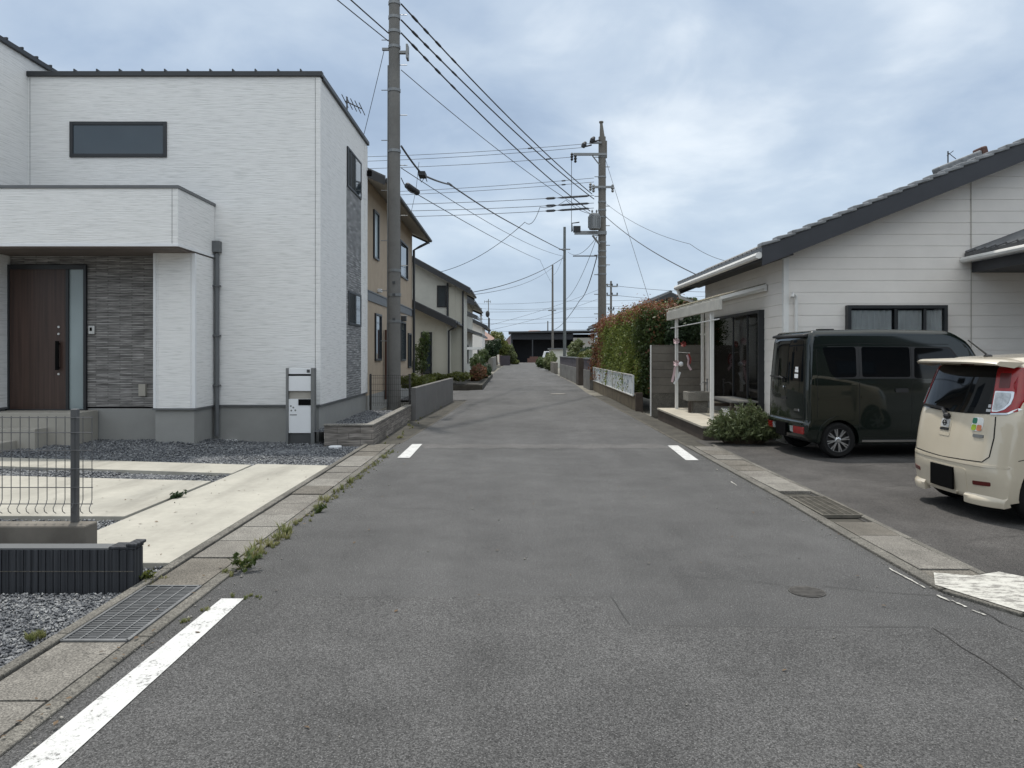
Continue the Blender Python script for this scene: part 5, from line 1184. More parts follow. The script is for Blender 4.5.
M['silverlight'] = pm('satin_silver_plate', (.55, .55, .54), .35, .2, var=.05); M['gap'] = pm('panel_gap', (.006, .006, .006), .9, var=.05)
def round_poly(pts, n=6):
    """pts: (x, z, r) -> polyline with rounded corners"""
    out = []; N = len(pts)
    for i in range(N):
        p = Vector(pts[i][:2]); a = Vector(pts[i - 1][:2]); b = Vector(pts[(i + 1) % N][:2]); r = pts[i][2]
        if r <= 0: out.append(p); continue
        d1 = (a - p); d2 = (b - p); k = min(r, d1.length * .48, d2.length * .48)
        s = p + d1.normalized() * k; e = p + d2.normalized() * k
        for j in range(n + 1):
            t = j / n; out.append(s * (1 - t) ** 2 + p * 2 * t * (1 - t) + e * t * t)
    return out
class Car:
    def __init__(c, root, pts, w, r, tumble, plan, arches):
        c.root = root; c.w = w; c.r = r; c.tumble = tumble; c.plan = plan
        c.arches = arches; c.sil = c.with_arches(round_poly(pts)); c.X0 = Vector(root.location)
        c.xmax = max(p.x for p in c.sil)
    def with_arches(c, P):
        # cut the wheel arches into the lower edge of the outline
        zb = c.arches[0][1]; out = []; done = False
        lo = min(p.y for p in P)
        for p in P:
            if p.y < lo + .035 and .3 < p.x < 3.2:
                if not done:
                    done = True
                    for (ax, az, ar) in sorted(c.arches, reverse=True):
                        h = az - (lo + .02); a0 = -math.asin(h / ar)
                        for i in range(25):
                            a = a0 + (PI - 2 * a0) * i / 24; out.append(Vector((ax + ar * math.cos(a), az + ar * math.sin(a))))
                continue
            out.append(p)
        return out
    def D(c, v):
        x, y, z = v; zb, zt, k = c.tumble; s = abs(y) / c.w
        if z > zb: y *= 1 - k * min(1.15, (z - zb) / (zt - zb)) ** 1.25
        if z < .45: y *= 1 - .05 * ((.45 - z) / .3) ** 2
        cr, cf = c.plan
        x += cr * s ** 2.6 * max(0, 1 - x / .55) - cf * s ** 2.6 * max(0, 1 - (c.xmax - x) / .8)
        return Vector((x, y, z))
    def xs(c, z):
        best = 9; P = c.sil
        for a, b in zip(P, P[1:] + P[:1]):
            if a.x < .5 and (a.y - z) * (b.y - z) <= 0 and abs(a.y - b.y) > 1e-6: best = min(best, a.x + (b.x - a.x) * (z - a.y) / (b.y - a.y))
        return best if best < 9 else 0
    def xf(c, z):
        best = -9; P = c.sil
        for a, b in zip(P, P[1:] + P[:1]):
            if (a.y - z) * (b.y - z) <= 0 and abs(a.y - b.y) > 1e-6: best = max(best, a.x + (b.x - a.x) * (z - a.y) / (b.y - a.y))
        return best
    def zt(c, x):
        best = -9; P = c.sil
        for a, b in zip(P, P[1:] + P[:1]):
            if (a.x - x) * (b.x - x) <= 0 and abs(a.x - b.x) > 1e-6: best = max(best, a.y + (b.y - a.y) * (x - a.x) / (b.x - a.x))
        return best
    def cutgrid(c, bm, axes, step):
        for ax, st in axes.items():
            co = [v.co[ax] for v in bm.verts]; lo, hi = min(co), max(co); k = math.ceil(lo / st + .01)
            while k * st < hi - 1e-4:
                p = Vector((0, 0, 0)); p[ax] = k * st; n = Vector((0, 0, 0)); n[ax] = 1
                bmesh.ops.bisect_plane(bm, geom=bm.verts[:] + bm.edges[:] + bm.faces[:], dist=1e-5, plane_co=p, plane_no=n); k += 1
    def finish(c, bm, name, mat, parent=None, deform=True, smooth=True):
        if deform:
            for v in bm.verts: v.co = c.D(v.co)
        bmesh.ops.recalc_face_normals(bm, faces=bm.faces)
        me = bpy.data.meshes.new(name); bm.to_mesh(me); bm.free()
        if smooth:
            me.polygons.foreach_set('use_smooth', [True] * len(me.polygons)); me.set_sharp_from_angle(angle=math.radians(32))
        o = put(name, me, M[mat], parent or c.root); ORG[o.name] = c.X0; 
        if parent is not None and parent != c.root: o.parent = parent
        return o
    def body(c, mat):
        P = c.sil; N = len(P); rings = []
        area = sum(a.x * b.y - b.x * a.y for a, b in zip(P, P[1:] + P[:1])); sg = 1 if area > 0 else -1
        nor = []
        for i in range(N):
            d = (P[(i + 1) % N] - P[i - 1]).normalized(); nor.append(Vector((-d.y, d.x)) * sg)
        kk = [.12 if p.y < .2 or any((p - Vector(q[:2])).length < q[2] + .01 for q in c.arches) else .3 + .7 * min(1, max(0, (p.y - .2) / .35)) for p in P]
        bm = bmesh.new()
        K = 6
        for s in (-1, 1):
            seq = [(c.w - c.r + c.r * math.sin(t), c.r * (1 - math.cos(t))) for t in [PI / 2 * k / K for k in range(K + 1)]]
            if s < 0: seq = seq[::-1]
            for y, ins in seq: rings.append([bm.verts.new((P[i].x + nor[i].x * ins * kk[i], s * y, P[i].y + nor[i].y * ins * kk[i])) for i in range(N)])
        for A, B in zip(rings[:-1], rings[1:]):
            for i in range(N): bm.faces.new((A[i], A[(i + 1) % N], B[(i + 1) % N], B[i]))
        bm.faces.new(rings[0]); bm.faces.new(rings[-1][::-1])
        bmesh.ops.recalc_face_normals(bm, faces=bm.faces)
        c.cutgrid(bm, {0: .1, 1: .1, 2: .06}, 0)
        bmesh.ops.remove_doubles(bm, verts=bm.verts, dist=1e-5)
        return c.finish(bm, 'body', mat)
    def ins(c, y):
        e = abs(y) - (c.w - c.r)
        if e <= 0: return 0
        return c.r * (1 - math.sqrt(max(0, 1 - min(1, e / c.r) ** 2)))
    def rear(c, name, poly, mat, off=.004, th=.02, parent=None, front=False, rnd=0):
        """patch on the rear (or front) face; poly of (y, z)"""
        pts = [Vector(p) for p in poly] if not rnd else round_poly([(*p, rnd) for p in poly])
        bm = bmesh.new(); bm.faces.new([bm.verts.new((0, p.x, p.y)) for p in pts]); c.cutgrid(bm, {1: .05, 2: .03}, 0)
        f0 = bm.faces[:]; e = bmesh.ops.extrude_face_region(bm, geom=f0); top = [v for v in e['geom'] if isinstance(v, bmesh.types.BMVert)]; ts = set(top)
        for v in bm.verts:
            x = (c.xf(v.co.z) - c.ins(v.co.y)) if front else (c.xs(v.co.z) + c.ins(v.co.y)); s = 1 if front else -1
            v.co.x = x + s * off if v in ts else x - s * th
        return c.finish(bm, name, mat, parent)
    def side(c, name, poly, mat, sgn=-1, off=.004, th=.02, parent=None, rnd=0):
        """patch on a side; poly of (x, z)"""
        pts = [Vector(p) for p in poly] if not rnd else round_poly([(*p, rnd) for p in poly])
        bm = bmesh.new(); bm.faces.new([bm.verts.new((p.x, 0, p.y)) for p in pts]); c.cutgrid(bm, {0: .08, 2: .04}, 0)
        e = bmesh.ops.extrude_face_region(bm, geom=bm.faces[:]); ts = set(v for v in e['geom'] if isinstance(v, bmesh.types.BMVert))
        for v in bm.verts: v.co.y = sgn * (c.w + (off if v in ts else -th))
        # follow the rounded upper edge a little: keep the deformation only
        for v in bm.verts: pass
        return c.finish(bm, name, mat, parent)
    def strip(c, pts, w, off=.0015):
        """thin line on the side: polygons for side()"""
        out = []
        for a, b in zip(pts[:-1], pts[1:]):
            a = Vector(a); b = Vector(b); d = (b - a).normalized(); q = Vector((-d.y, d.x)) * w / 2; out.append([a - q, b - q, b + q, a + q])
        return out
    def multi(c, name, polys, mat, how, parent=None, **k):
        obs = [how(name, p, mat, parent=parent, **k) for p in polys]
        bm = bmesh.new()
        for o in obs: bm.from_mesh(o.data)
        for o in obs: bpy.data.objects.remove(o)
        me = bpy.data.meshes.new(name); bm.to_mesh(me); bm.free(); 
        o = put(name, me, M[mat], c.root); ORG[o.name] = c.X0
        if parent is not None: o.parent = parent
        return o
    def mb(c, m, name, mat, parent=None, deform=False, bevel=0, smooth=False):
        if deform: m.v = [tuple(c.D(v)) for v in m.v]
        o = m.build(name, M[mat], parent or c.root, bevel=bevel, smooth=smooth, local=True); ORG[o.name] = c.X0; return o
    def wheel(c, x, s, R, rim_r, spokes, rim_mat='alloy'):
        W = bpy.data.objects.new('wheel', None); COL.objects.link(W); W.parent = c.root; W.location = (x, s * (c.w - .085), R); ORG[W.name] = Vector(W.location) + c.X0
        tw = .085
        pr = [(rim_r - .01, -tw * .8), (rim_r + .02, -tw * .95), (R - .035, -tw), (R - .008, -tw * .75), (R, -tw * .4), (R, tw * .4), (R - .008, tw * .75), (R - .035, tw), (rim_r + .02, tw * .95), (rim_r - .01, tw * .8)]
        m = MB().lathe(pr, (0, 0, 0), 'y', 40); m.f = m.f[:-2]; m.mi = m.mi[:-2]
        m.build('tyre', M['rubber'], W, smooth=True, local=True)
        m = MB().lathe([(rim_r - .012, s * -.06), (rim_r, s * .07), (rim_r - .006, s * .078), (rim_r - .02, s * .07), (rim_r - .026, s * .03), (rim_r - .03, s * -.06)], (0, 0, 0), 'y', 40); m.f = m.f[:-2]; m.mi = m.mi[:-2]
        m.build('wheel_barrel', M['carblack'], W, local=True); m = MB()
        for i in range(spokes):
            a = 2 * PI * i / spokes + .2
            for da in ((-.11, .11) if spokes <= 8 else (0,)):
                p0 = Vector((math.cos(a) * .035, s * .055, math.sin(a) * .035)); p1 = Vector((math.cos(a + da) * (rim_r - .015), s * .062, math.sin(a + da) * (rim_r - .015)))
                m.bar(p0, p1, .016, .024, up=(0, 1, 0))
        m.lathe([(.052, s * .03), (.05, s * .064), (.03, s * .072), (.028, s * .078)], (0, 0, 0), 'y', 20)
        m.build('rim', M[rim_mat], W, local=True)
        MB().lathe([(rim_r - .012, s * .012), (rim_r - .012, s * .02)], (0, 0, 0), 'y', 32).build('brake_backing', M['carblack'], W, local=True)

# --- dark green van
vx = 4.37; vy = 11.95
VYAW = math.radians(2.5)
van = thing('parked_van', 'dark green one-box van with tinted windows and spoked alloy wheels, parked before the white house', 'van', (vx, vy, 0))
c = Car(van, [(.10, .24, .05), (.0, .34, .06), (-.01, .52, .03), (.02, .56, .02), (.03, 1.12, .3), (.08, 1.80, .2), (.14, 1.945, .12), (1.2, 1.97, .5), (2.36, 1.945, .14), (2.66, 1.76, .10), (3.10, 1.12, .12), (3.26, .98, .12), (3.375, .74, .1), (3.39, .36, .08), (3.30, .2, .06), (2.7, .19, .0), (.4, .19, .02)],
        .737, .085, (1.15, 1.92, .09), (.05, .14), [(.56, .27, .315), (2.98, .27, .315)])
c.body('vanpaint')
for x in (.56, 2.98):
    for s in (-1, 1): c.wheel(x, s, .272, .188, 8)
c.mb(MB().box(.3, 3.1, -.6, .6, .21, .5), 'underbody', 'carblack')
for s in (-1, 1):
    c.side('window_band', [(.36, 1.70), (2.32, 1.695), (2.6, 1.33), (2.6, 1.21), (.5, 1.21)], 'carblack', s, .0015, .02, rnd=.05)
    c.side('quarter_window', [(.30, 1.69), (.84, 1.695), (.84, 1.235), (.50, 1.225), (.42, 1.30)], 'cartint', s, .004, .02, rnd=.05)
    c.side('sliding_door_window', [(.93, 1.695), (1.68, 1.69), (1.68, 1.235), (.93, 1.235)], 'cartint', s, .004, .02, rnd=.04)
    c.side('front_window', [(1.76, 1.685), (2.30, 1.67), (2.58, 1.32), (2.55, 1.2), (1.74, 1.22)], 'cartint', s, .004, .02, rnd=.04)
    polys = c.strip([(.885, 1.74), (.885, .30)], .008) + c.strip([(1.70, 1.74), (1.70, .30)], .008) + c.strip([(.885, 1.745), (2.3, 1.735)], .008) + c.strip([(2.62, 1.15), (2.60, .62)], .008) + c.strip([(.885, .305), (2.55, .305)], .007) + c.strip([(.18, 1.72), (.885, 1.745)], .006) + c.strip([(.20, .62), (.20, 1.66)], .006)
    c.multi('panel_gaps', polys, 'gap', c.side, sgn=s, off=.0015, th=.01)
    c.multi('crease_line', c.strip([(.22, .90), (.86, .93)], .03) + c.strip([(.91, .93), (1.68, .95)], .03), 'vanpaint', c.side, sgn=s, off=.010, th=.01)
    c.side('belt_moulding', [(.42, 1.195), (2.5, 1.185), (2.5, 1.205), (.42, 1.213)], 'vanpaint', s, .010, .01)
    c.side('sill_strip', [(.90, .245), (2.62, .245), (2.62, .275), (.90, .275)], 'chrome', s, .010, .02)
    c.side('door_handle', [(1.44, 1.0), (1.64, 1.0), (1.64, 1.06), (1.44, 1.06)], 'carblack', s, .018, .02, rnd=.02)
    ring = []
    for i in range(15):
        a = PI * (-.02 + 1.04 * i / 14); b = PI * (-.02 + 1.04 * (i + 1) / 14)
        if i < 14: ring.append([(.56 + math.cos(a) * .315, .27 + math.sin(a) * .315), (.56 + math.cos(b) * .315, .27 + math.sin(b) * .315), (.56 + math.cos(b) * .365, .27 + math.sin(b) * .365), (.56 + math.cos(a) * .365, .27 + math.sin(a) * .365)])
    c.multi('arch_flare', ring, 'vanpaint', c.side, sgn=s, off=.014, th=.01)
gl = c.rear('rear_window', [(-.62, 1.16), (.62, 1.16), (.59, 1.80), (-.59, 1.80)], 'cartint', .005, rnd=.05)
c.multi('window_sticker', [[(-.36, 1.21), (-.47, 1.21), (-.47, 1.275), (-.36, 1.275)], [(-.37, 1.30), (-.47, 1.30), (-.47, 1.345), (-.37, 1.345)], [(-.38, 1.35), (-.465, 1.35), (-.465, 1.385), (-.38, 1.385)]], 'whiteplain', c.rear, off=.008, th=.0)
c.rear('tailgate_gap', [(-.66, .555), (.66, .555), (.66, .563), (-.66, .563)], 'gap', .003, 0)
for s in (-1, 1): c.rear('tailgate_gap', [(s * .658, .56), (s * .650, .56), (s * .615, 1.78), (s * .623, 1.78)], 'gap', .003, 0)
for s in (-1, 1):
    c.rear('tail_lamp', [(s * .40, .36), (s * .69, .36), (s * .69, .47), (s * .40, .47)], 'lampred', .010, rnd=.015)
    c.rear('reverse_lamp', [(s * .30, .37), (s * .395, .37), (s * .395, .465), (s * .30, .465)], 'lampclear', .010, rnd=.01)
c.mb(MB().box(-.035, -.01, -.185, .185, .29, .50), 'number_plate', 'black', bevel=.004)
c.rear('bumper_lip', [(-.66, .50), (.66, .50), (.66, .535), (-.66, .535)], 'vanpaint', .018, rnd=.012)
c.mb(MB().ball((c.xs(1.05) - .012, .02, 1.05), .022, sq=(.4, .7, 1.3)), 'emblem', 'chrome')
c.rear('badge', [(-.52, .70), (-.36, .70), (-.38, .735), (-.50, .735)], 'chrome', .006)
c.rear('gate_handle', [(-.10, .86), (.10, .86), (.10, .90), (-.10, .90)], 'carblack', .008, rnd=.01)
m = MB().tube([(c.xs(1.17) - .02, .02, 1.13), (c.xs(1.2) - .035, .0, 1.19), (c.xs(1.22) - .03, .15, 1.215)], .018, 6).bar((c.xs(1.21) - .035, .05, 1.205), (c.xs(1.22) - .03, .58, 1.215), .025, .02)
c.mb(m, 'rear_wiper', 'carblack', deform=True)
m = MB().prism([(-.03, -.60, 1.845), (.2, -.60, 1.845), (.24, -.60, 1.93), (-.03, -.60, 1.88)], (0, 1.20, 0)); m.v = [(x + .10 * (abs(y) / .6) ** 3 if x < .1 else x, y, z) for x, y, z in m.v]
c.mb(m, 'roof_spoiler', 'carblack', bevel=.012)
c.mb(MB().box(.38, .60, -.50, -.36, 1.93, 1.975), 'roof_antenna', 'carblack')
c.rear('windscreen', [(-.60, 1.16), (.60, 1.16), (.55, 1.70), (-.55, 1.70)], 'cartint', .004, front=True, rnd=.05)
for s in (-1, 1):
    c.rear('headlight', [(s * .42, .70), (s * .69, .70), (s * .69, .90), (s * .45, .90)], 'lampclear', .008, front=True, rnd=.03)
    c.mb(MB().ball((2.55, s * .86, 1.18), .10, sq=(.6, .8, 1)), 'wing_mirror', 'vanpaint', smooth=True)
c.rear('front_grille', [(-.38, .48), (.38, .48), (.40, .66), (-.40, .66)], 'carblack', .006, front=True, rnd=.02)

# --- cream hatchback
bx_, by_ = 4.38, 7.56
car = thing('parked_hatchback', 'cream beige hatchback with tall red tail lamp and clover sticker, nearest the camera', 'car', (bx_, by_, 0))
c = Car(car, [(.10, .175, .03), (.035, .20, .04), (.0, .46, .12), (.015, .58, .06), (.05, .80, .3), (.095, 1.0, .2), (.26, 1.48, .15), (.42, 1.555, .3), (1.35, 1.605, .6), (2.0, 1.57, .4), (2.35, 1.44, .2), (2.86, 1.06, .15), (3.25, .90, .2), (3.37, .64, .15), (3.385, .32, .1), (3.28, .19, .06), (.5, .17, .03)],
        .7375, .19, (.92, 1.6, .19), (.12, .26), [(.56, .27, .32), (2.98, .27, .32)])
c.body('beige')
for x in (.56, 2.98):
    for s in (-1, 1): c.wheel(x, s, .275, .18, 7)
c.mb(MB().box(.3, 3.1, -.58, .58, .20, .5), 'underbody', 'carblack')
c.rear('rear_window', [(-.575, 1.02), (-.2, 1.005), (.2, 1.005), (.575, 1.02), (.53, 1.475), (-.53, 1.475)], 'cartint', .005, rnd=.03)
c.multi('window_decal', [[(-.50, 1.04), (-.55, 1.04), (-.55, 1.065), (-.50, 1.065)], [(-.515, 1.08), (-.545, 1.08), (-.545, 1.11), (-.515, 1.11)]], 'alloy', c.rear, off=.008, th=0)
# tail gate outline
gate = [(-.60, 1.0), (-.615, .80), (-.60, .62), (-.54, .565), (0, .548), (.54, .565), (.60, .62), (.615, .80), (.60, 1.0)]
c.multi('tailgate_gap', c.strip(gate, .009), 'gap', c.rear, off=.002, th=0)
c.rear('bumper_lip', [(-.72, .545), (.72, .545), (.72, .52), (-.72, .52)], 'beige', .007, rnd=.01)
c.rear('plate_recess', [(-.36, .235), (.25, .235), (.25, .475), (-.36, .475)], 'beige', .003, rnd=.03)
c.mb(MB().prism([(-.012, -.205, .245), (.01, -.205, .245), (.01, -.205, .465), (-.012, -.205, .465)], (0, .37, 0)), 'number_plate', 'black', bevel=.004)
for s in (-1, 1):
    c.rear('bumper_reflector', [(s * .44, .335), (s * .62, .345), (s * .62, .385), (s * .44, .375)], 'lampdark', .006, rnd=.012)
    L = c.rear('tail_lamp', [(s * .555, 1.03), (s * .72, 1.05), (s * .735, 1.16), (s * .735, 1.40), (s * .72, 1.465), (s * .535, 1.465)], 'lampred', .010, rnd=.015)
    c.rear('reverse_lens', [(s * .565, 1.045), (s * .61, 1.045), (s * .66, 1.07), (s * .69, 1.12), (s * .70, 1.18), (s * .70, 1.24), (s * .562, 1.24)], 'chrome', .013, rnd=.012, parent=L)
    c.rear('clear_lens', [(s * .573, 1.06), (s * .61, 1.06), (s * .65, 1.082), (s * .677, 1.125), (s * .685, 1.18), (s * .685, 1.226), (s * .573, 1.226)], 'lampclear', .016, rnd=.012, parent=L)
    c.rear('brake_lens', [(s * .59, 1.27), (s * .67, 1.27), (s * .67, 1.41), (s * .585, 1.41)], 'lampdark', .012, rnd=.01, parent=L)
    c.side('tail_lamp_side', [(.24, 1.03), (.38, 1.10), (.40, 1.22), (.42, 1.40), (.36, 1.46), (.25, 1.30)], 'lampred', s, -.03, .06, parent=L, rnd=.03)
    c.multi('lamp_trim', c.strip([(s * .555, 1.022), (s * .68, 1.032), (s * .73, 1.08)], .014), 'chrome', c.rear, off=.011, th=0, parent=L)
    c.side('rear_door_window', [(.62, 1.42), (1.42, 1.46), (1.42, 1.02), (.72, 1.03), (.60, 1.15)], 'cartint', s, .004, .02, rnd=.05)
    c.side('front_door_window', [(1.48, 1.46), (1.95, 1.43), (2.52, 1.08), (2.5, 1.02), (1.48, 1.02)], 'cartint', s, .004, .02, rnd=.04)
    c.multi('panel_gaps', c.strip([(1.45, 1.48), (1.45, .3)], .008) + c.strip([(.62, 1.44), (.60, 1.1), (.92, .70), (.95, .3)], .008) + c.strip([(2.55, 1.0), (2.50, .3)], .008) + c.strip([(.95, .3), (2.5, .3)], .008) + c.strip([(.50, .60), (.33, .62), (.2, .60)], .006), 'gap', c.side, sgn=s, off=.0015, th=.01)
    c.multi('door_handles', [[(1.22, .86), (1.40, .86), (1.40, .90), (1.22, .90)], [(2.25, .86), (2.43, .86), (2.43, .90), (2.25, .90)]], 'beige', c.side, sgn=s, off=.02, th=.02)
    c.mb(MB().ball((2.45, s * .83, 1.05), .09, sq=(.6, .8, .8)), 'wing_mirror', 'beige', smooth=True)
    c.rear('headlight', [(s * .40, .70), (s * .70, .72), (s * .70, .88), (s * .45, .84)], 'lampclear', .008, front=True, rnd=.03)
    # corner aero skirts
    m = MB(); vs = []; nn = 14
    for i in range(nn + 1):
        y = .34 + .40 * i / nn; e = c.ins(min(y, c.w - .02)) * .55; g = min(1, i / 4)
        vs += [(.08 + e, s * y, .165), (.016 - .016 * g + e, s * y, .15), (.010 - .020 * g + e, s * y, .195), (.006 - .010 * g + e, s * y, .222), (.03 + e, s * y, .25)]
    m.add(vs, [(5 * i + a, 5 * i + (a + 1) % 5, 5 * i + 5 + (a + 1) % 5, 5 * i + 5 + a) for i in range(nn) for a in range(5)] + [(4, 3, 2, 1, 0), tuple(nn * 5 + q for q in range(5))])
    c.mb(m, 'bumper_skirt', 'beige', deform=True, smooth=True)
c.rear('lower_lip', [(-.22, .20), (.22, .20), (.24, .238), (-.24, .238)], 'beige', .022, rnd=.015)
c.rear('handle_recess', [(-.07, .76), (.10, .76), (.12, .80), (.10, .92), (-.07, .92)], 'beige', .004, rnd=.02)
E = c.rear('emblem_plate', [(-.045, .845), (.085, .845), (.085, .93), (-.045, .93)], 'silverlight', .012, rnd=.015)
m = MB(); e0 = Vector((c.xs(.89) - .018, .02, .89))
for i in range(16):
    a, b = 2 * PI * i / 16, 2 * PI * (i + 1) / 16; m.bar(e0 + Vector((0, math.cos(a) * .026, math.sin(a) * .026)), e0 + Vector((0, math.cos(b) * .026, math.sin(b) * .026)), .007, .007)
m.bar(e0 + Vector((0, -.035, 0)), e0 + Vector((0, .035, 0)), .008, .010); o = c.mb(m, 'emblem', 'carblack', parent=E)
c.rear('gate_switch', [(-.05, .815), (.09, .815), (.09, .838), (-.05, .838)], 'carblack', .010)
c.rear('model_badge', [(-.40, .79), (-.52, .79), (-.52, .82), (-.40, .82)], 'greymetal', .008, rnd=.01)
# clover sticker: four coloured quarter leaves with white border
m = c.rear('clover_sticker', [(-.375, .848), (-.475, .848), (-.49, .88), (-.49, .95), (-.475, .978), (-.375, .978), (-.36, .95), (-.36, .88)], 'whiteplain', .006, rnd=.03)
M['st_g'] = pm('sticker_green', (.02, .16, .10), .4, var=.02); M['st_y'] = pm('sticker_lime', (.30, .42, .03), .4, var=.02); M['st_o'] = pm('sticker_orange', (.55, .20, .10), .4, var=.02); M['st_w'] = pm('sticker_white', (.70, .72, .70), .4, var=.02)
for (y0, y1, z0, z1, mt) in ((-.366, -.421, .917, .973, 'st_g'), (-.366, -.421, .853, .909, 'st_y'), (-.429, -.484, .853, .909, 'st_o'), (-.429, -.484, .917, .973, 'st_w')):
    c.rear('sticker_leaf', [(y0, z0), (y1, z0), (y1, z1), (y0, z1)], mt, .009, 0, rnd=.018, parent=m)
wz = 1.03
m = MB().tube([(c.xs(.97) - .03, .005, .965), (c.xs(1.0) - .04, .03, 1.0), (c.xs(wz) - .03, .09, wz)], .020, 6).bar((c.xs(wz) - .034, .08, wz), (c.xs(1.05) - .03, .50, 1.045), .03, .022).ball((c.xs(.96) - .025, -.005, .96), .035)
c.mb(m, 'rear_wiper', 'carblack', deform=True)
# roof spoiler
m = MB(); vs = []; nn = 24
for i in range(nn + 1):
    y = -.645 + 1.29 * i / nn; k = (abs(y) / .645) ** 4
    xr = .015 + .13 * k; z = 1.515 - .016 * k
    vs += [(xr, y, z - .018), (xr - .012, y, z), (xr + .02, y, z + .022), (.42, y, 1.553 - .045 * k), (.30, y, 1.487 - .03 * k)]
m.add(vs, [(5 * i + a, 5 * i + (a + 1) % 5, 5 * i + 5 + (a + 1) % 5, 5 * i + 5 + a) for i in range(nn) for a in range(5)] + [(4, 3, 2, 1, 0), tuple(nn * 5 + q for q in range(5))])
c.mb(m, 'roof_spoiler', 'beige', smooth=True)
c.rear('high_stop_lamp', [(-.11, 1.478), (.11, 1.478), (.11, 1.49), (-.11, 1.49)], 'lampdark', .02)
c.mb(MB().ball((.56, .10, c.zt(.56) + .005), .035, sq=(1.4, .8, .6)).tube([(.56, .10, c.zt(.56) + .01), (.36, .12, 1.735)], [.010, .006], 6), 'roof_antenna', 'carblack')
c.rear('windscreen', [(-.58, 1.09), (.58, 1.09), (.50, 1.43), (-.50, 1.43)], 'cartint', .004, front=True, rnd=.05)

van.rotation_euler = (0, 0, VYAW); car.rotation_euler = (0, 0, math.radians(1.5))
# small white truck far off
t = thing('small_truck', 'tiny white truck cab parked far off at the right road edge', 'truck', (4.6, 100, 0))
m = MB().prism([(4.15, 99, .35), (4.15, 99, 1.15), (4.35, 99, 1.82), (5.3, 99, 1.85), (5.3, 99, .35)], (0, 1.4, 0)); m.box(5.32, 7.2, 99, 100.4, .55, .95); m.build('body', M['whiteplain'], t, bevel=.03)
MB().prism([(4.42, 98.985, 1.2), (4.55, 98.985, 1.7), (5.05, 98.985, 1.72), (5.05, 98.985, 1.2)], (0, .03, 0)).build('window', M['cartint'], t)
for x in (4.7, 6.6): MB().lathe([(.27, 0), (.27, .16)], (x, 98.95, .27), 'y', 16).build('wheel', M['rubber'], t)
# ------------------------------------------------------------------ unseen houses and trees added behind the photographer to darken reflections
H = thing('brown_house', 'brown two-storey house behind the photographer on the right, out of view', 'house', (14, -12, 0))
MB().box(7, 20, -20, -9, -.1, 5.8).build('wall', M['terracefront'], H)
gable_roof(H, 6.3, 20.7, -20.6, -8.4, 5.7, .4)
for x in (9, 13, 17):
    for z in (.9, 3.6): window(H, 'x', x - .9, x + .9, z, z + 1.3, -9, 1)
H = thing('grey_house', 'grey two-storey house behind the photographer on the left, out of view', 'house', (-12, -12, 0))
MB().box(-20, -6, -20, -8, -.1, 6.0).build('wall', M['base'], H)
gable_roof(H, -20.7, -5.3, -20.6, -7.4, 5.9, .4)
for x in (-9, -15): window(H, 'x', x - .9, x + .9, .9, 2.2, -8, 1)
for i, (x, y, lb) in enumerate(((5.0, -4, 'first leafy tree added unseen behind the photographer on the right'), (8.0, -4, 'second leafy tree added unseen behind the photographer on the right'), (11.5, -4.5, 'third leafy tree added unseen behind the photographer on the right'), (-5, -5, 'leafy tree added unseen behind the photographer on the left'))):
    tree('garden_tree', lb, 'tree', (x, y, 0), [(x, y, 2.4, 1.6, 1.3, 1.3), (x + .9, y, 1.6, 1.3, 1.2, 1.2), (x - .6, y + .2, 3.4, 1.1, 1.0, .9)], 3500, .2, M['lf_dark'], .1)
# ------------------------------------------------------------------ sky, sun, camera
SUN_EL, SUN_AZ = math.radians(73), math.radians(-24)        # azimuth from +Y, negative = towards -X
sd = Vector((math.sin(SUN_AZ) * math.cos(SUN_EL), math.cos(SUN_AZ) * math.cos(SUN_EL), math.sin(SUN_EL)))
W = bpy.data.worlds.new('World'); S.world = W; W.use_nodes = True; nt = W.node_tree; nt.nodes.clear()
def wn(t, **k):
    x = nt.nodes.new(t)
    for a, b in k.items(): setattr(x, a, b)
    return x
L = nt.links.new
out = wn('ShaderNodeOutputWorld'); bg = wn('ShaderNodeBackground'); bg.inputs['Strength'].default_value = .1; L(bg.outputs[0], out.inputs[0])
sky = wn('ShaderNodeTexSky', sky_type='NISHITA', sun_disc=False, sun_elevation=SUN_EL, sun_rotation=SUN_AZ, air_density=1.0, dust_density=2.0, ozone_density=1.0)
tc = wn('ShaderNodeTexCoord'); sp = wn('ShaderNodeSeparateXYZ'); L(tc.outputs['Generated'], sp.inputs[0])
def wm(op, a, b=None, clamp=False):
    x = wn('ShaderNodeMath', operation=op, use_clamp=clamp)
    for i, q in enumerate((a, b)):
        if q is None: continue
        if isinstance(q, (int, float)): x.inputs[i].default_value = q
        else: L(q, x.inputs[i])
    return x.outputs[0]
den = wm('ADD', wm('MAXIMUM', sp.outputs[2], 0.0), .27)
cv = wn('ShaderNodeCombineXYZ'); L(wm('DIVIDE', sp.outputs[0], den), cv.inputs[0]); L(wm('DIVIDE', sp.outputs[1], den), cv.inputs[1]); cv.inputs[2].default_value = 3.7
def wnoise(scale, detail, rough, dist=0, off=(0, 0, 0)):
    mp = wn('ShaderNodeMapping'); L(cv.outputs[0], mp.inputs[0]); mp.inputs['Location'].default_value = off
    x = wn('ShaderNodeTexNoise'); L(mp.outputs[0], x.inputs['Vector']); x.inputs['Scale'].default_value = scale; x.inputs['Detail'].default_value = detail; x.inputs['Roughness'].default_value = rough; x.inputs['Distortion'].default_value = dist
    return x.outputs['Fac']
def wramp(f, stops):
    x = wn('ShaderNodeValToRGB'); e = x.color_ramp.elements
    while len(e) < len(stops): e.new(.5)
    for q, (p, c) in zip(e, stops): q.position = p; q.color = (*c, 1)
    L(f, x.inputs[0]); return x.outputs[0]
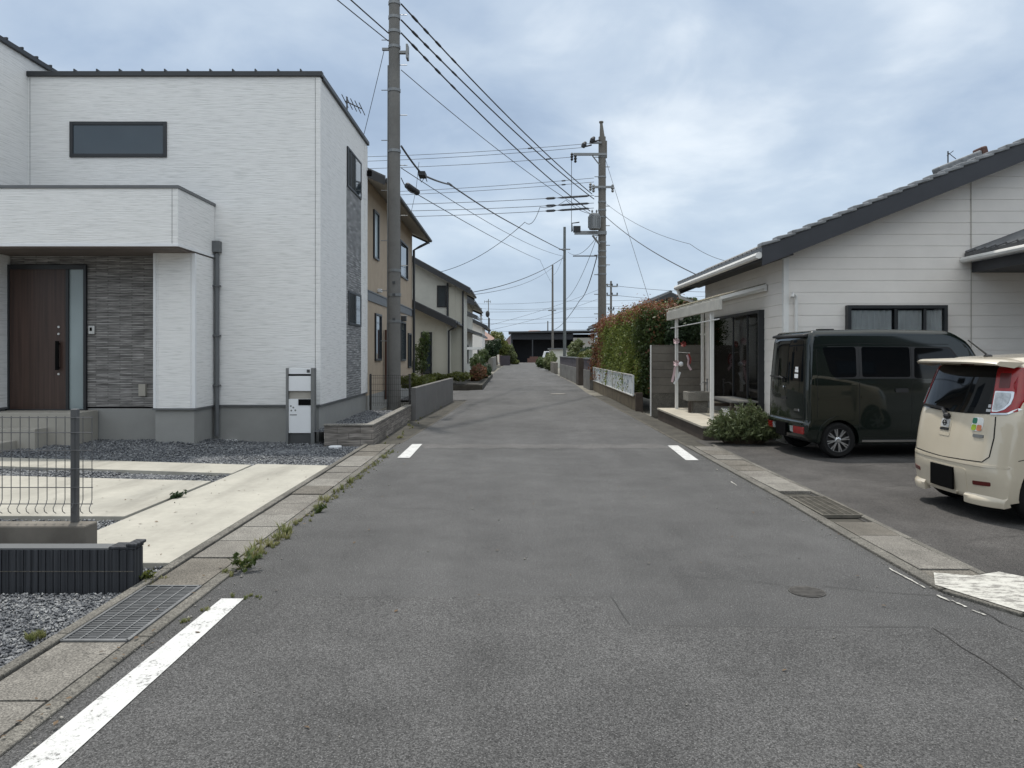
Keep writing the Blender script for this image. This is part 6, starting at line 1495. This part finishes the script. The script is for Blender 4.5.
def wmix(f, a, b, blend='MIX'):
    x = wn('ShaderNodeMix', data_type='RGBA', blend_type=blend)
    for i, q in ((0, f), (6, a), (7, b)):
        if isinstance(q, (int, float)): x.inputs[i].default_value = q
        elif isinstance(q, tuple): x.inputs[i].default_value = (*q, 1)
        else: L(q, x.inputs[i])
    return x.outputs[2]
n1 = wnoise(.85, 6, .5, .2, (SKX, SKY, 0)); n2 = wnoise(2.9, 6, .55, .3, (4.2, 1.1, 0))
f = wm('ADD', wm('MULTIPLY', n1, .74), wm('MULTIPLY', n2, .26))
K = 10.3
cloud = wramp(f, [(.37, (.27, .355, .485)), (.46, (.36, .455, .59)), (.54, (.49, .58, .69)), (.61, (.70, .77, .84)), (.70, (.90, .93, .96))])
hz = wramp(sp.outputs[2], [(0.0, (1, 1, 1)), (.10, (.75, .75, .75)), (.30, (0, 0, 0))])
cloud = wmix(wm('MULTIPLY', hz, .52), cloud, (.58, .695, .805))
zen = wramp(sp.outputs[2], [(.42, (1, 1, 1)), (.95, (2.45, 2.12, 1.76))])
cl2 = wmix(1.0, cloud, zen, 'MULTIPLY')
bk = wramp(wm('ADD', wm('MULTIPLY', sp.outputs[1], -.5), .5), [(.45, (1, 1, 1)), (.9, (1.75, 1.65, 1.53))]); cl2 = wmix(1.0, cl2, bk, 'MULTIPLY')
k10 = wmix(1.0, cl2, (K, K, K), 'MULTIPLY')
for n_ in nt.nodes:
    if n_.bl_idname == 'ShaderNodeMix': n_.clamp_result = False
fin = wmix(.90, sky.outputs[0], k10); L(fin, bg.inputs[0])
ld = bpy.data.lights.new('sun', 'SUN'); ld.energy = 2.7; ld.angle = math.radians(2.0); ld.color = (1.0, .95, .87)
lo = bpy.data.objects.new('sun', ld); COL.objects.link(lo); lo.rotation_euler = sd.to_track_quat('Z', 'Y').to_euler(); lo.location = sd * 50
cd = bpy.data.cameras.new('camera'); cam = bpy.data.objects.new('camera', cd); COL.objects.link(cam)
cam.location = (0, 0, EYE); cam.rotation_euler = (PI / 2, 0, 0); cd.sensor_width = 36; cd.lens = F * 36 / 1024; cd.shift_x = 0; cd.shift_y = -(384 - YH) / 1024; cd.clip_start = .05; cd.clip_end = 5000
S.camera = cam
S.view_settings.view_transform = 'Standard'; S.view_settings.look = 'None'; S.view_settings.exposure = .25; S.view_settings.gamma = 1; S.view_settings.use_curve_mapping = False
S.cycles.max_bounces = 8; S.cycles.transparent_max_bounces = 12
